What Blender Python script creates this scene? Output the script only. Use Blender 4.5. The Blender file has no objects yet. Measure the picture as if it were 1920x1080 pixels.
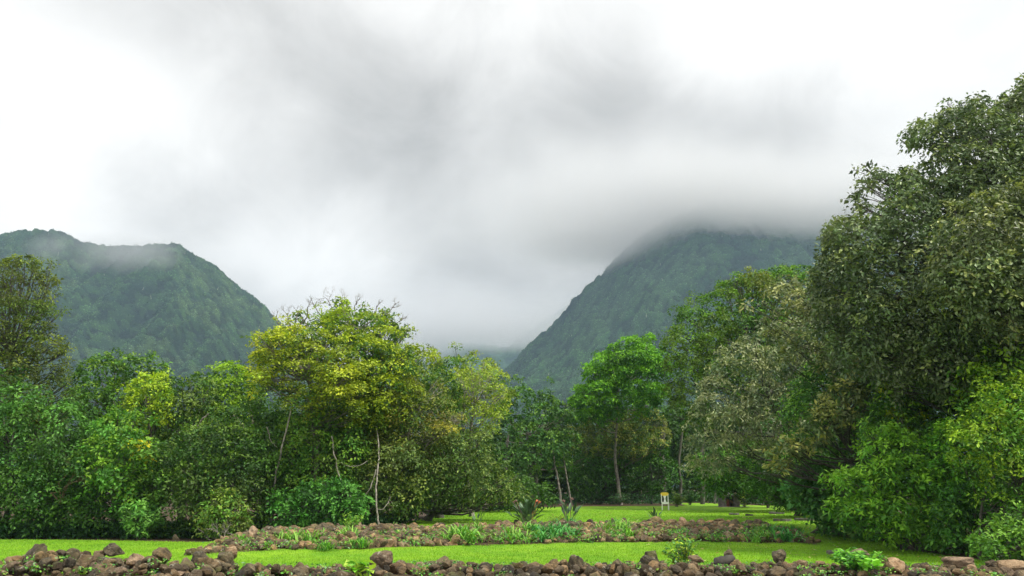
import bpy, bmesh, math
import numpy as np
from mathutils import Vector, Matrix

# ---------------------------------------------------------------- camera, sky, sun, exposure
SC = bpy.context.scene
COL = SC.collection
FX = 1478.0
PITCH = math.radians(14.8)
EYE = 1.6
cam = bpy.data.objects.new('camera', bpy.data.cameras.new('camera'))
COL.objects.link(cam)
cam.location = (0, 0, EYE)
cam.rotation_euler = (math.pi / 2 + PITCH, 0, 0)
cam.data.sensor_width = 36
cam.data.lens = 36 * FX / 1920
cam.data.clip_start = 0.1
cam.data.clip_end = 20000
SC.camera = cam

SUN_EL, SUN_AZ = 60.0, 116.0          # azimuth from +Y towards +X
sun = bpy.data.objects.new('sun', bpy.data.lights.new('sun', 'SUN'))
COL.objects.link(sun)
sun.data.energy = 3.6
sun.data.angle = math.radians(9)
sun.data.color = (1.0, 0.95, 0.84)
_e, _a = math.radians(SUN_EL), math.radians(SUN_AZ)
SUN_DIR = Vector((math.sin(_a) * math.cos(_e), math.cos(_a) * math.cos(_e), math.sin(_e)))
sun.rotation_euler = SUN_DIR.to_track_quat('Z', 'Y').to_euler()

SC.view_settings.view_transform = 'Standard'
SC.view_settings.look = 'None'
SC.view_settings.exposure = 0.55
SC.view_settings.gamma = 1
SC.cycles.max_bounces = 6
SC.cycles.diffuse_bounces = 3
SC.cycles.glossy_bounces = 2
SC.cycles.transmission_bounces = 3
SC.cycles.volume_bounces = 3
SC.cycles.transparent_max_bounces = 8
SC.cycles.use_denoising = True
SC.cycles.volume_step_rate = 1.0
SC.cycles.volume_max_steps = 48

_cp, _sp = math.cos(PITCH), math.sin(PITCH)
def ray(px, py):
    u, v = (px - 960) / FX, (540 - py) / FX
    return np.array([u, _cp - v * _sp, _sp + v * _cp])
def at(px, py, Y):
    d = ray(px, py)
    d = d * (Y / d[1])
    return np.array([d[0], Y, EYE + d[2]])
def ground_hit(px, py, z=0.0):
    d = ray(px, py)
    t = (z - EYE) / d[2]
    return np.array([d[0] * t, d[1] * t])

# ---------------------------------------------------------------- node helpers
def new_mat(name):
    m = bpy.data.materials.new(name)
    m.use_nodes = True
    m.node_tree.nodes.clear()
    return m, m.node_tree.nodes, m.node_tree.links
def N(ns, t, **kw):
    n = ns.new(t)
    for k, v in kw.items():
        if k in ('inputs',):
            for kk, vv in v.items():
                n.inputs[kk].default_value = vv
        else:
            setattr(n, k, v)
    return n

# ---------------------------------------------------------------- world
def build_world():
    w = bpy.data.worlds.new('World')
    SC.world = w
    w.use_nodes = True
    ns, ln = w.node_tree.nodes, w.node_tree.links
    ns.clear()
    out = ns.new('ShaderNodeOutputWorld')
    sky = ns.new('ShaderNodeTexSky')
    sky.sky_type = 'NISHITA'
    sky.sun_disc = False
    sky.sun_elevation = _e
    sky.sun_rotation = math.atan2(SUN_DIR.x, SUN_DIR.y)
    bg_sky = ns.new('ShaderNodeBackground')
    bg_sky.inputs['Strength'].default_value = 0.09
    ln.new(sky.outputs[0], bg_sky.inputs['Color'])
    tc = ns.new('ShaderNodeTexCoord')
    nz = N(ns, 'ShaderNodeTexNoise', inputs={'Scale': 4.0, 'Detail': 7.0, 'Roughness': 0.55})
    ln.new(tc.outputs['Generated'], nz.inputs['Vector'])
    sub = N(ns, 'ShaderNodeVectorMath', operation='SUBTRACT'); sub.inputs[1].default_value = (0.5, 0.5, 0.5)
    ln.new(nz.outputs['Color'], sub.inputs[0])
    scl = N(ns, 'ShaderNodeVectorMath', operation='SCALE'); scl.inputs['Scale'].default_value = 0.16
    ln.new(sub.outputs[0], scl.inputs[0])
    wv = N(ns, 'ShaderNodeVectorMath', operation='ADD')
    ln.new(tc.outputs['Generated'], wv.inputs[0]); ln.new(scl.outputs[0], wv.inputs[1])
    # cloud masses: direction of each mass (as seen in the photograph) and how thick it is
    blobs = [(-200,-250,0.32),(200,-250,-0.09),(400,-250,0.11),(600,-250,0.14),(800,-250,0.64),(1000,-250,0.4),(1200,-250,0.52),(1400,-250,0.24),(1600,-250,0.09),(1800,-250,0.17),(2000,-250,0.13),(-200,-120,0.09),(0,-120,0.15),(200,-120,0.3),(400,-120,0.31),(800,-120,-0.38),(1000,-120,-0.39),(1200,-120,-0.26),(1400,-120,0.03),(1600,-120,0.22),(1800,-120,0.22),(2000,-120,0.22),(0,0,0.15),(400,0,0.07),(600,0,0.06),(800,0,0.22),(1000,0,0.14),(1400,0,-0.1),(1600,0,-0.19),(1800,0,-0.31),(2000,0,0.05),(-200,100,-0.11),(0,100,-0.31),(200,100,-0.06),(400,100,-0.08),(600,100,-0.03),(800,100,0.08),(1000,100,0.31),(1200,100,0.17),(1400,100,0.22),(1600,100,0.05),(1800,100,-0.15),(2000,100,-0.06),(-200,200,0.16),(0,200,-0.03),(200,200,0.12),(400,200,0.1),(600,200,0.45),(800,200,0.04),(1000,200,0.12),(1200,200,0.13),(1600,200,0.3),(1800,200,0.3),(2000,200,0.17),(-200,300,0.38),(0,300,0.17),(200,300,0.32),(400,300,-0.03),(600,300,0.04),(800,300,0.07),(1000,300,-0.16),(1200,300,0.06),(1400,300,-0.03),(1600,300,0.14),(1800,300,0.02),(2000,300,0.14),(-200,400,0.05),(0,400,-0.12),(200,400,-0.08),(400,400,0.05),(800,400,0.25),(1000,400,0.3),(1200,400,0.33),(1400,400,0.22),(1600,400,0.06),(1800,400,-0.25),(2000,400,0.1),(-200,500,-0.07),(0,500,-0.28),(200,500,0.25),(400,500,0.11),(600,500,0.1),(800,500,0.21),(1000,500,0.21),(1200,500,0.1),(1400,500,0.05),(1600,500,0.2),(1800,500,-0.06),(2000,500,-0.04),(-200,600,0.05),(200,600,-0.12),(400,600,0.23),(600,600,-0.34),(800,600,-0.2),(1000,600,-0.11),(1200,600,-0.19),(1400,600,0.03),(1600,600,0.16),(1800,600,0.28),(2000,600,0.22),(-200,700,0.2),(0,700,0.49),(200,700,-0.02),(400,700,0.32),(600,700,0.46),(800,700,0.58),(1000,700,0.42),(1200,700,0.59),(1400,700,0.37),(1600,700,0.16),(2000,700,0.18)]
    acc = None
    for (px, py, s) in blobs:
        d = ray(px, py); d = d / np.linalg.norm(d)
        ds = N(ns, 'ShaderNodeVectorMath', operation='DISTANCE'); ds.inputs[1].default_value = tuple(d)
        ln.new(wv.outputs[0], ds.inputs[0])
        mr = N(ns, 'ShaderNodeMapRange', interpolation_type='SMOOTHERSTEP')
        mr.inputs['From Min'].default_value = 0; mr.inputs['From Max'].default_value = 0.24
        mr.inputs['To Min'].default_value = s; mr.inputs['To Max'].default_value = 0
        ln.new(ds.outputs['Value'], mr.inputs['Value'])
        if acc is None:
            acc = mr.outputs[0]
        else:
            ad = N(ns, 'ShaderNodeMath', operation='ADD')
            ln.new(acc, ad.inputs[0]); ln.new(mr.outputs[0], ad.inputs[1]); acc = ad.outputs[0]
    nz2 = N(ns, 'ShaderNodeTexNoise', inputs={'Scale': 6.0, 'Detail': 9.0, 'Roughness': 0.6, 'Distortion': 0.6})
    ln.new(tc.outputs['Generated'], nz2.inputs['Vector'])
    m2 = N(ns, 'ShaderNodeMath', operation='MULTIPLY_ADD'); m2.inputs[1].default_value = 0.46; m2.inputs[2].default_value = -0.235
    ln.new(nz2.outputs[0], m2.inputs[0])
    ad = N(ns, 'ShaderNodeMath', operation='ADD')
    ln.new(acc, ad.inputs[0]); ln.new(m2.outputs[0], ad.inputs[1])
    ramp = ns.new('ShaderNodeValToRGB')
    cr = ramp.color_ramp
    cr.interpolation = 'LINEAR'
    cr.elements[0].position = 0.0; cr.elements[0].color = (1.0, 0.982, 0.952, 1)
    cr.elements[1].position = 1.0; cr.elements[1].color = (0.196, 0.186, 0.174, 1)
    ln.new(ad.outputs[0], ramp.inputs[0])
    bg_c = ns.new('ShaderNodeBackground'); bg_c.inputs['Strength'].default_value = 1.05
    ln.new(ramp.outputs[0], bg_c.inputs['Color'])
    mix = ns.new('ShaderNodeMixShader'); mix.inputs[0].default_value = 0.97
    ln.new(bg_sky.outputs[0], mix.inputs[1]); ln.new(bg_c.outputs[0], mix.inputs[2])
    ln.new(mix.outputs[0], out.inputs['Surface'])
build_world()

# ---------------------------------------------------------------- numpy noise
def hash3(ix, iy, iz):
    h = (ix.astype(np.int64) * 374761393 + iy.astype(np.int64) * 668265263 + iz.astype(np.int64) * 2147483647) & 0x7fffffff
    h = ((h ^ (h >> 13)) * 1274126177) & 0x7fffffff
    return ((h ^ (h >> 16)) & 0xffff) / 65535.0
def vnoise(x, y, z=None):
    if z is None: z = np.zeros_like(x)
    ix, iy, iz = np.floor(x), np.floor(y), np.floor(z)
    fx, fy, fz = x - ix, y - iy, z - iz
    fx, fy, fz = fx * fx * (3 - 2 * fx), fy * fy * (3 - 2 * fy), fz * fz * (3 - 2 * fz)
    r = 0
    for a in (0, 1):
        for b in (0, 1):
            for c in (0, 1):
                r = r + hash3(ix + a, iy + b, iz + c) * (fx if a else 1 - fx) * (fy if b else 1 - fy) * (fz if c else 1 - fz)
    return r
def fbm(x, y, z=None, o=4):
    r, a, t = 0, 1, 0
    for k in range(o):
        s = 2.03 ** k
        r = r + a * vnoise(x * s + 17.3 * k, y * s + 5.1 * k, None if z is None else z * s)
        t += a; a *= 0.5
    return r / t
def sstep(x, a, b):
    t = np.clip((x - a) / (b - a), 0, 1)
    return t * t * (3 - 2 * t)

# ---------------------------------------------------------------- mesh helpers
def mesh_np(name, V, F, mat, cols=None, smooth=False, k=4):
    """V (n,3), F (m,k) -> mesh datablock with an optional colour per vertex"""
    me = bpy.data.meshes.new(name)
    V = np.ascontiguousarray(V, dtype=np.float32); F = np.ascontiguousarray(F, dtype=np.int32)
    me.vertices.add(len(V)); me.vertices.foreach_set('co', V.ravel())
    me.loops.add(F.size); me.loops.foreach_set('vertex_index', F.ravel())
    me.polygons.add(len(F)); me.polygons.foreach_set('loop_start', np.arange(0, F.size, k, dtype=np.int32))
    me.polygons.foreach_set('use_smooth', np.full(len(F), smooth))
    if cols is not None:
        a = me.attributes.new('col', 'FLOAT_COLOR', 'POINT')
        c = np.ones((len(V), 4), dtype=np.float32); c[:, :3] = cols
        a.data.foreach_set('color', c.ravel())
    me.update()
    if mat: me.materials.append(mat)
    return me
def link(name, me, parent=None, loc=None):
    o = bpy.data.objects.new(name, me); COL.objects.link(o)
    if loc is not None: o.location = loc
    if parent is not None: o.parent = parent
    return o
def tag(o, label=None, cat=None, group=None, kind=None):
    if label: o['label'] = label
    if cat: o['category'] = cat
    if group: o['group'] = group
    if kind: o['kind'] = kind
    return o
def thing(name, label, cat, loc, group=None):
    o = bpy.data.objects.new(name, None); COL.objects.link(o); o.location = loc
    o.empty_display_size = 0.3
    return tag(o, label, cat, group)

class Tubes:
    """collects tapered tubes (quads) into one mesh"""
    def __init__(s): s.V, s.F, s.C, s.n = [], [], [], 0
    def add(s, P, R, k=6, col=None, cap=False):
        P = np.asarray(P, float); R = np.asarray(R, float)
        T = np.gradient(P, axis=0); T /= np.linalg.norm(T, axis=1)[:, None] + 1e-9
        up = np.array([0.31, 0.77, 0.55]); up /= np.linalg.norm(up)
        A = np.cross(T, up); A /= np.linalg.norm(A, axis=1)[:, None] + 1e-9
        B = np.cross(T, A)
        th = np.arange(k) * 2 * math.pi / k
        ring = P[:, None, :] + R[:, None, None] * (A[:, None, :] * np.cos(th)[None, :, None] + B[:, None, :] * np.sin(th)[None, :, None])
        s.V.append(ring.reshape(-1, 3))
        m = len(P)
        i, j = np.meshgrid(np.arange(m - 1), np.arange(k), indexing='ij')
        j2 = (j + 1) % k
        s.F.append(np.stack([i * k + j, i * k + j2, (i + 1) * k + j2, (i + 1) * k + j], -1).reshape(-1, 4) + s.n)
        c = np.ones((m * k, 3)) * (np.array(col) if col is not None else 1.0)
        s.C.append(c)
        s.n += m * k
    def mesh(s, name, mat, off=(0, 0, 0)):
        return mesh_np(name, np.concatenate(s.V) - np.array(off), np.concatenate(s.F), mat, np.concatenate(s.C), smooth=True)

def curve_pts(p0, p1, bend, n, rng, wob=0.0):
    """points from p0 to p1 bowed by vector bend"""
    t = np.linspace(0, 1, n)[:, None]
    P = p0 * (1 - t) + p1 * t + np.asarray(bend) * (4 * t * (1 - t))
    if wob:
        w = rng.normal(0, wob, (n, 3)); w[0] = 0; w[-1] = 0
        P = P + w
    return P

# ---------------------------------------------------------------- materials
def mat_leaf(name, rough=0.5, spec=0.35, trans=0.22):
    m, ns, ln = new_mat(name)
    out = ns.new('ShaderNodeOutputMaterial')
    at_ = N(ns, 'ShaderNodeAttribute', attribute_name='col')
    nz = N(ns, 'ShaderNodeTexNoise', inputs={'Scale': 3.0, 'Detail': 3.0})
    geo = ns.new('ShaderNodeTexCoord'); ln.new(geo.outputs['Object'], nz.inputs['Vector'])
    mr = N(ns, 'ShaderNodeMapRange'); mr.inputs['To Min'].default_value = 0.95; mr.inputs['To Max'].default_value = 1.7
    mr.inputs['From Min'].default_value = 0.3; mr.inputs['From Max'].default_value = 0.7
    ln.new(nz.outputs[0], mr.inputs[0])
    mul = N(ns, 'ShaderNodeVectorMath', operation='SCALE')
    ln.new(at_.outputs['Color'], mul.inputs[0]); ln.new(mr.outputs[0], mul.inputs['Scale'])
    b = ns.new('ShaderNodeBsdfPrincipled')
    b.inputs['Roughness'].default_value = rough; b.inputs['Specular IOR Level'].default_value = spec
    ln.new(mul.outputs[0], b.inputs['Base Color'])
    tr = ns.new('ShaderNodeBsdfTranslucent')
    tm = N(ns, 'ShaderNodeVectorMath', operation='MULTIPLY'); tm.inputs[1].default_value = (1.25, 1.3, 0.6)
    ln.new(mul.outputs[0], tm.inputs[0]); ln.new(tm.outputs[0], tr.inputs['Color'])
    mx = ns.new('ShaderNodeMixShader'); mx.inputs[0].default_value = trans
    ln.new(b.outputs[0], mx.inputs[1]); ln.new(tr.outputs[0], mx.inputs[2])
    ln.new(mx.outputs[0], out.inputs['Surface'])
    return m
def mat_bark(name, c1, c2):
    m, ns, ln = new_mat(name)
    out = ns.new('ShaderNodeOutputMaterial'); b = ns.new('ShaderNodeBsdfPrincipled')
    b.inputs['Roughness'].default_value = 0.9
    tc = ns.new('ShaderNodeTexCoord')
    nz = N(ns, 'ShaderNodeTexNoise', inputs={'Scale': 5.0, 'Detail': 6.0, 'Roughness': 0.7})
    ln.new(tc.outputs['Object'], nz.inputs['Vector'])
    r = ns.new('ShaderNodeValToRGB'); r.color_ramp.elements[0].position = 0.38; r.color_ramp.elements[1].position = 0.62
    r.color_ramp.elements[0].color = (*c1, 1); r.color_ramp.elements[1].color = (*c2, 1)
    ln.new(nz.outputs[0], r.inputs[0]); ln.new(r.outputs[0], b.inputs['Base Color'])
    bp = N(ns, 'ShaderNodeBump'); bp.inputs['Strength'].default_value = 0.6; bp.inputs['Distance'].default_value = 0.03
    ln.new(nz.outputs[0], bp.inputs['Height']); ln.new(bp.outputs[0], b.inputs['Normal'])
    ln.new(b.outputs[0], out.inputs['Surface'])
    return m
def mat_plain(name, c, rough=0.6, var=0.25, scale=8):
    m, ns, ln = new_mat(name)
    out = ns.new('ShaderNodeOutputMaterial'); b = ns.new('ShaderNodeBsdfPrincipled')
    b.inputs['Roughness'].default_value = rough
    tc = ns.new('ShaderNodeTexCoord')
    nz = N(ns, 'ShaderNodeTexNoise', inputs={'Scale': scale, 'Detail': 5.0})
    ln.new(tc.outputs['Object'], nz.inputs['Vector'])
    r = ns.new('ShaderNodeValToRGB'); r.color_ramp.elements[0].position = 0.3; r.color_ramp.elements[1].position = 0.7
    r.color_ramp.elements[0].color = (*[x * (1 - var) for x in c], 1); r.color_ramp.elements[1].color = (*[min(1, x * (1 + var)) for x in c], 1)
    ln.new(nz.outputs[0], r.inputs[0]); ln.new(r.outputs[0], b.inputs['Base Color'])
    ln.new(b.outputs[0], out.inputs['Surface'])
    return m
LEAF = mat_leaf('leaf', 0.5, 0.22, 0.24)
LEAF_GLOSS = mat_leaf('leaf_glossy', 0.48, 0.38, 0.15)
LEAF_SOFT = mat_leaf('leaf_thin', 0.6, 0.2, 0.35)
BARK_DARK = mat_bark('bark_dark', (0.03, 0.026, 0.02), (0.10, 0.09, 0.075))
BARK_PALE = mat_bark('bark_pale', (0.12, 0.105, 0.085), (0.38, 0.35, 0.30))
BARK_GREY = mat_bark('bark_grey', (0.07, 0.06, 0.05), (0.22, 0.2, 0.17))

# ---------------------------------------------------------------- terrain
def wall_front(X):     # front foot of the second rock wall
    return np.interp(X, [-14, -8.6, -5.0, -2.0, 0.0, 2.0, 6.0, 10.5, 30], [22.6, 22.6, 23.4, 25.0, 25.9, 26.9, 27.3, 26.4, 25.6])
def mound_left(Y):     # left limit of the upper lawn
    return np.interp(Y, [20, 27, 31, 36, 42, 50, 60], [-9.0, -8.6, -4.4, -4.2, -3.6, 1.2, 2.0])
WALL_W = 5.9
def ground_z(X, Y):
    X = np.asarray(X, float); Y = np.asarray(Y, float)
    f = wall_front(X)
    w = np.interp(X, [-10, 9.5, 12, 30], [WALL_W, WALL_W, 9.0, 12.0])
    up = sstep(Y, f + 0.3, f + w)
    lm = sstep(X, mound_left(Y) - 2.5, mound_left(Y) + 0.3)
    z = 0.45 * up * lm + np.clip(Y - 31.0, 0, 23) * 0.0245 * lm
    # rock ridge itself, to its left end
    dw = (Y - (f + 0.55 * WALL_W)) / (0.6 * WALL_W)
    ridge = np.exp(-dw * dw * 1.4) * sstep(X, -9.4, -7.4) * (1 - sstep(X, 9.0, 11.5))
    z = np.maximum(z, 0.42 * ridge)
    z = z + 0.05 * (fbm(X * 0.15 + 9, Y * 0.15, o=2) - 0.5) * sstep(Y, 18, 34)
    far = np.clip(np.hypot(X, Y) - 90, 0, None)
    z = z + 8.0 * sstep(far, 0, 700)
    return z

LAWN = [ground_hit(-700, 1006), ground_hit(0, 1011.5), ground_hit(200, 1013), ground_hit(440, 1018), (-9.2, 26.5), (-8.4, 28.6), (-4.6, 31.5),
        (-4.3, 36), (-3.4, 42), (-0.6, 47), (2.0, 51), (5, 53), (11.5, 54), (13, 62), (14, 74), (17.5, 74), (16, 60), (18, 52), (19, 48), (17.0, 44),
        (14.2, 36), (13.2, 30), ground_hit(1700, 1031), ground_hit(1850, 1052), ground_hit(2000, 1062), (22, 17), (20, 3), (-30, 3)]
def in_poly(x, y, P):
    r = np.zeros(np.shape(x), bool)
    n = len(P)
    for i in range(n):
        x0, y0 = P[i]; x1, y1 = P[(i + 1) % n]
        c = ((y0 > y) != (y1 > y)) & (x < (x1 - x0) * (y - y0) / (y1 - y0 + 1e-12) + x0)
        r ^= c
    return r
FRONT_W0, FRONT_W1 = 13.2, 17.6
def front_back(X):     # back foot of the front wall
    return np.interp(X, [-14, -10.5, -7, -6.2, -4, 0, 5, 10, 14], [17.6, 18.3, 18.2, 17.6, 18.4, 18.6, 18.9, 18.6, 18.6])

def build_ground():
    def axis(lo, hi, step, far):
        a = list(np.arange(lo, hi + 1e-6, step)); s = step
        b = [hi]
        while b[-1] < far: s *= 1.35; b.append(b[-1] + s)
        s = step; c = [lo]
        while c[-1] > -far: s *= 1.35; c.append(c[-1] - s)
        return np.array(sorted(set(c[1:] + a + b[1:])))
    xs = axis(-26, 26, 0.16, 6000); ys = axis(12, 66, 0.16, 6000)
    X, Y = np.meshgrid(xs, ys)
    Z = ground_z(X, Y)
    wx = X + 0.25 * (fbm(X * 1.1, Y * 1.1, o=3) - 0.5) * 2; wy = Y + 0.35 * (fbm(X * 1.1 + 40, Y * 1.1, o=3) - 0.5) * 2
    lawn = in_poly(wx, wy, LAWN).astype(float)
    f = wall_front(X)
    wall2 = (wy > f + 0.1) & (wy < f + WALL_W + 0.1) & (wx > -8.9) & (wx < 10.0)
    wall1 = (wy > FRONT_W0 - 1) & (wy < front_back(X) - 0.5)
    gap = np.zeros_like(wall1)
    lawn[wall2 | wall1] = 0.0
    leaf_shade = sstep(X, 9, 16) * sstep(Y, 26, 36)
    cols = np.stack([lawn, leaf_shade, np.zeros_like(X)], -1).reshape(-1, 3)
    V = np.stack([X, Y, Z], -1).reshape(-1, 3)
    ny, nx = X.shape
    i, j = np.meshgrid(np.arange(ny - 1), np.arange(nx - 1), indexing='ij')
    F = np.stack([i * nx + j, i * nx + j + 1, (i + 1) * nx + j + 1, (i + 1) * nx + j], -1).reshape(-1, 4)
    m, ns, ln = new_mat('lawn_and_soil')
    out = ns.new('ShaderNodeOutputMaterial'); b = ns.new('ShaderNodeBsdfPrincipled'); b.inputs['Roughness'].default_value = 0.9
    b.inputs['Specular IOR Level'].default_value = 0.15
    a = N(ns, 'ShaderNodeAttribute', attribute_name='col'); sep = ns.new('ShaderNodeSeparateColor'); ln.new(a.outputs['Color'], sep.inputs[0])
    tc = ns.new('ShaderNodeTexCoord')
    n1 = N(ns, 'ShaderNodeTexNoise', inputs={'Scale': 0.7, 'Detail': 9.0, 'Roughness': 0.72}); ln.new(tc.outputs['Object'], n1.inputs['Vector'])
    n2 = N(ns, 'ShaderNodeTexNoise', inputs={'Scale': 14.0, 'Detail': 4.0, 'Roughness': 0.7}); ln.new(tc.outputs['Object'], n2.inputs['Vector'])
    r1 = ns.new('ShaderNodeValToRGB'); r1.color_ramp.elements[0].position = 0.35; r1.color_ramp.elements[1].position = 0.65
    r1.color_ramp.elements[0].color = (*GRASS_A, 1); r1.color_ramp.elements[1].color = (*GRASS_B, 1)
    ln.new(n1.outputs[0], r1.inputs[0])
    mr = N(ns, 'ShaderNodeMapRange'); mr.inputs['From Min'].default_value = 0.3; mr.inputs['From Max'].default_value = 0.7
    mr.inputs['To Min'].default_value = 0.75; mr.inputs['To Max'].default_value = 1.2; ln.new(n2.outputs[0], mr.inputs[0])
    sc = N(ns, 'ShaderNodeVectorMath', operation='SCALE'); ln.new(r1.outputs[0], sc.inputs[0]); ln.new(mr.outputs[0], sc.inputs['Scale'])
    r2 = ns.new('ShaderNodeValToRGB'); r2.color_ramp.elements[0].color = (0.025, 0.018, 0.010, 1); r2.color_ramp.elements[1].color = (0.09, 0.06, 0.035, 1)
    ln.new(n2.outputs[0], r2.inputs[0])
    mx = N(ns, 'ShaderNodeMix', data_type='RGBA'); ln.new(sep.outputs[0], mx.inputs[0]); ln.new(r2.outputs[0], mx.inputs[6]); ln.new(sc.outputs[0], mx.inputs[7])
    ln.new(mx.outputs[2], b.inputs['Base Color'])
    bp = N(ns, 'ShaderNodeBump'); bp.inputs['Strength'].default_value = 0.5; bp.inputs['Distance'].default_value = 0.03
    ln.new(n2.outputs[0], bp.inputs['Height']); ln.new(bp.outputs[0], b.inputs['Normal'])
    ln.new(b.outputs[0], out.inputs['Surface'])
    tag(link('ground', mesh_np('ground', V, F, m, cols, smooth=True)), kind='structure')
GRASS_A, GRASS_B = (0.085, 0.215, 0.011), (0.19, 0.33, 0.017)
build_ground()

# ---------------------------------------------------------------- leaves
def unit(v): return v / (np.linalg.norm(v, axis=-1, keepdims=True) + 1e-9)
def rand_unit(rng, n): return unit(rng.normal(0, 1, (n, 3)))
def leaf_quads(C, Nn, T, L, W, fold=0.18):
    """one folded quad per leaf: centre C, normal Nn, direction T, length L, width W"""
    T = unit(T - Nn * np.sum(T * Nn, 1, keepdims=True)); B = np.cross(Nn, T)
    L = np.asarray(L)[:, None]; W = np.asarray(W)[:, None]
    V = np.empty((len(C), 4, 3))
    V[:, 0] = C - T * L * 0.5
    V[:, 1] = C + B * W * 0.5 + Nn * W * fold - T * L * 0.08
    V[:, 2] = C + T * L * 0.5
    V[:, 3] = C - B * W * 0.5 + Nn * W * fold - T * L * 0.08
    return V.reshape(-1, 3)
def leaves_mesh(name, V, cols, mat, off):
    n = len(V) // 4
    return mesh_np(name, V - np.asarray(off), np.arange(4 * n).reshape(-1, 4), mat, np.repeat(cols, 4, 0))

PAL_K = np.array([1.42, 1.34, 0.66])
def grow_leaves(rng,  lobes, pal, tip, tipfrac, leaf, aspect, dens, flat=1.0, spray_r=0.32, per=14, droop=0.25, jit=0.55, updir=0.6, tipbias=1.0, shell=(0.80, 1.06), pk=None):
    """lobes: list of (centre, radius). Returns leaf vertices and one colour per leaf."""
    VV, CC = [], []
    pk = PAL_K if pk is None else np.array([pk] * 3); pal = [np.array(p) * pk for p in pal]; tip = np.array(tip) * pk
    for (c, r) in lobes:
        area = 4 * math.pi * r * r * (0.4 + 0.6 * flat)
        ns_ = max(3, int(area * dens / per))
        d = rand_unit(rng, ns_ * 2)
        keep = (d[:, 2] > -0.55) | (rng.random(len(d)) < 0.35)
        d = d[keep][:ns_]
        rad = rng.uniform(shell[0], shell[1], len(d)) * (1 + 0.22 * (vnoise(d[:, 0] * 3 + c[0] * 3, d[:, 1] * 3 + c[1], d[:, 2] * 3 + c[2]) - 0.5) * 2)
        S = c + d * (r * rad)[:, None] * np.array([1, 1, flat])
        sn = unit(d * 0.7 + np.array([0, 0, updir]) + rng.normal(0, 0.25, d.shape))
        base = pal[rng.integers(len(pal))] * rng.uniform(0.8, 1.2)
        sb = rng.uniform(0.62, 1.38, len(d))
        tf = np.clip(tipfrac * (0.35 + tipbias * np.clip(d[:, 2], 0, 1)) * 1.6, 0, 1)
        st = (rng.random(len(d)) < tf) * rng.uniform(0.45, 1.0, len(d))
        n = per
        Sx = np.repeat(S, n, 0); Sn = np.repeat(sn, n, 0)
        a = rand_unit(rng, len(Sx)); a = unit(a - Sn * np.sum(a * Sn, 1, keepdims=True))
        q = np.sqrt(rng.random(len(Sx))) * spray_r * rng.uniform(0.6, 1.3, len(Sx))
        P = Sx + a * q[:, None] - np.array([0, 0, 1]) * (q * droop * rng.uniform(0.3, 1.3, len(q)))[:, None] + rng.normal(0, 0.05, Sx.shape)
        nn = unit(Sn + rng.normal(0, jit, Sx.shape))
        T = unit(a + np.array([0, 0, -droop]) + rng.normal(0, 0.3, Sx.shape))
        L = leaf * rng.uniform(0.7, 1.25, len(P))
        VV.append(leaf_quads(P, nn, T, L, L * aspect * rng.uniform(0.8, 1.2, len(P))))
        col = base[None] * np.repeat(sb, n)[:, None] * rng.uniform(0.75, 1.25, (len(P), 1))
        w = np.repeat(st, n)[:, None] * rng.uniform(0.6, 1, (len(P), 1))
        CC.append(col * (1 - w) + tip * w * rng.uniform(0.85, 1.15, (len(P), 1)))
    return np.concatenate(VV), np.concatenate(CC)

def seg_dist(p, P):
    """distance of p (2,) to polygon outline"""
    P = np.asarray(P, float); Q = np.roll(P, -1, 0)
    d = Q - P; t = np.clip(np.sum((p - P) * d, 1) / (np.sum(d * d, 1) + 1e-9), 0, 1)
    return np.min(np.linalg.norm(P + d * t[:, None] - p, axis=1))

def poly_lobes(rng, poly, Y, r, depth, back=0.5, fill=1.32, lift=0.0):
    """fill a crown seen as outline poly (photo px) at depth Y with lobes bulging towards and away from the viewer"""
    P = np.array(poly, float)
    s = Y / FX                       # metres per px
    lo, hi = P.min(0), P.max(0)
    rp = r / s
    cand, sprigs = [], []
    ys = np.arange(lo[1], hi[1], rp * fill * 0.85)
    for k, y in enumerate(ys):
        for x in np.arange(lo[0] + (k % 2) * rp * fill * 0.5, hi[0], rp * fill):
            q = np.array([x, y]) + rng.uniform(-0.35, 0.35, 2) * rp
            if in_poly(q[0], q[1], P): cand.append((q, seg_dist(q, P)))
    # extra small lobes hugging the outline
    per = np.linalg.norm(np.roll(P, -1, 0) - P, axis=1)
    for i in range(len(P)):
        n = int(per[i] / (rp * 1.0))
        for k in range(n):
            t = (k + rng.uniform(0.2, 0.8)) / n
            q = P[i] * (1 - t) + P[(i + 1) % len(P)] * t
            cen = P.mean(0); q = q + (cen - q) / (np.linalg.norm(cen - q) + 1e-6) * rp * 0.5
            if in_poly(q[0], q[1], P): cand.append((q, rp * 0.42))
            if rng.random() < 0.55:      # sprigs breaking the outline
                q2 = q - (cen - q) / (np.linalg.norm(cen - q) + 1e-6) * rp * rng.uniform(0.35, 0.95)
                if q2[1] < 930: sprigs.append(q2)
    mx = max([d for _, d in cand] + [1])
    L = []
    for q, d in cand:
        t = min(1, d / mx)
        bulge = math.sqrt(max(0, 1 - (1 - t) ** 2))
        rr = min(r * rng.uniform(0.8, 1.2), max(d * s * 1.15, r * 0.42))
        y0 = Y - depth * bulge + rng.uniform(-0.25, 0.25) * r
        L.append((at(q[0], q[1], y0), rr * (y0 / Y), 0))
        if rng.random() < back:
            y1 = Y + depth * bulge * rng.uniform(0.3, 1.0) + 0.3
            L.append((at(q[0], q[1] + 4, y1), rr * 1.05, 1))
    for q in sprigs:
        L.append((at(q[0], q[1], Y + rng.uniform(-0.3, 0.3) * depth), r * rng.uniform(0.16, 0.34), 0))
    return L

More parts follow.
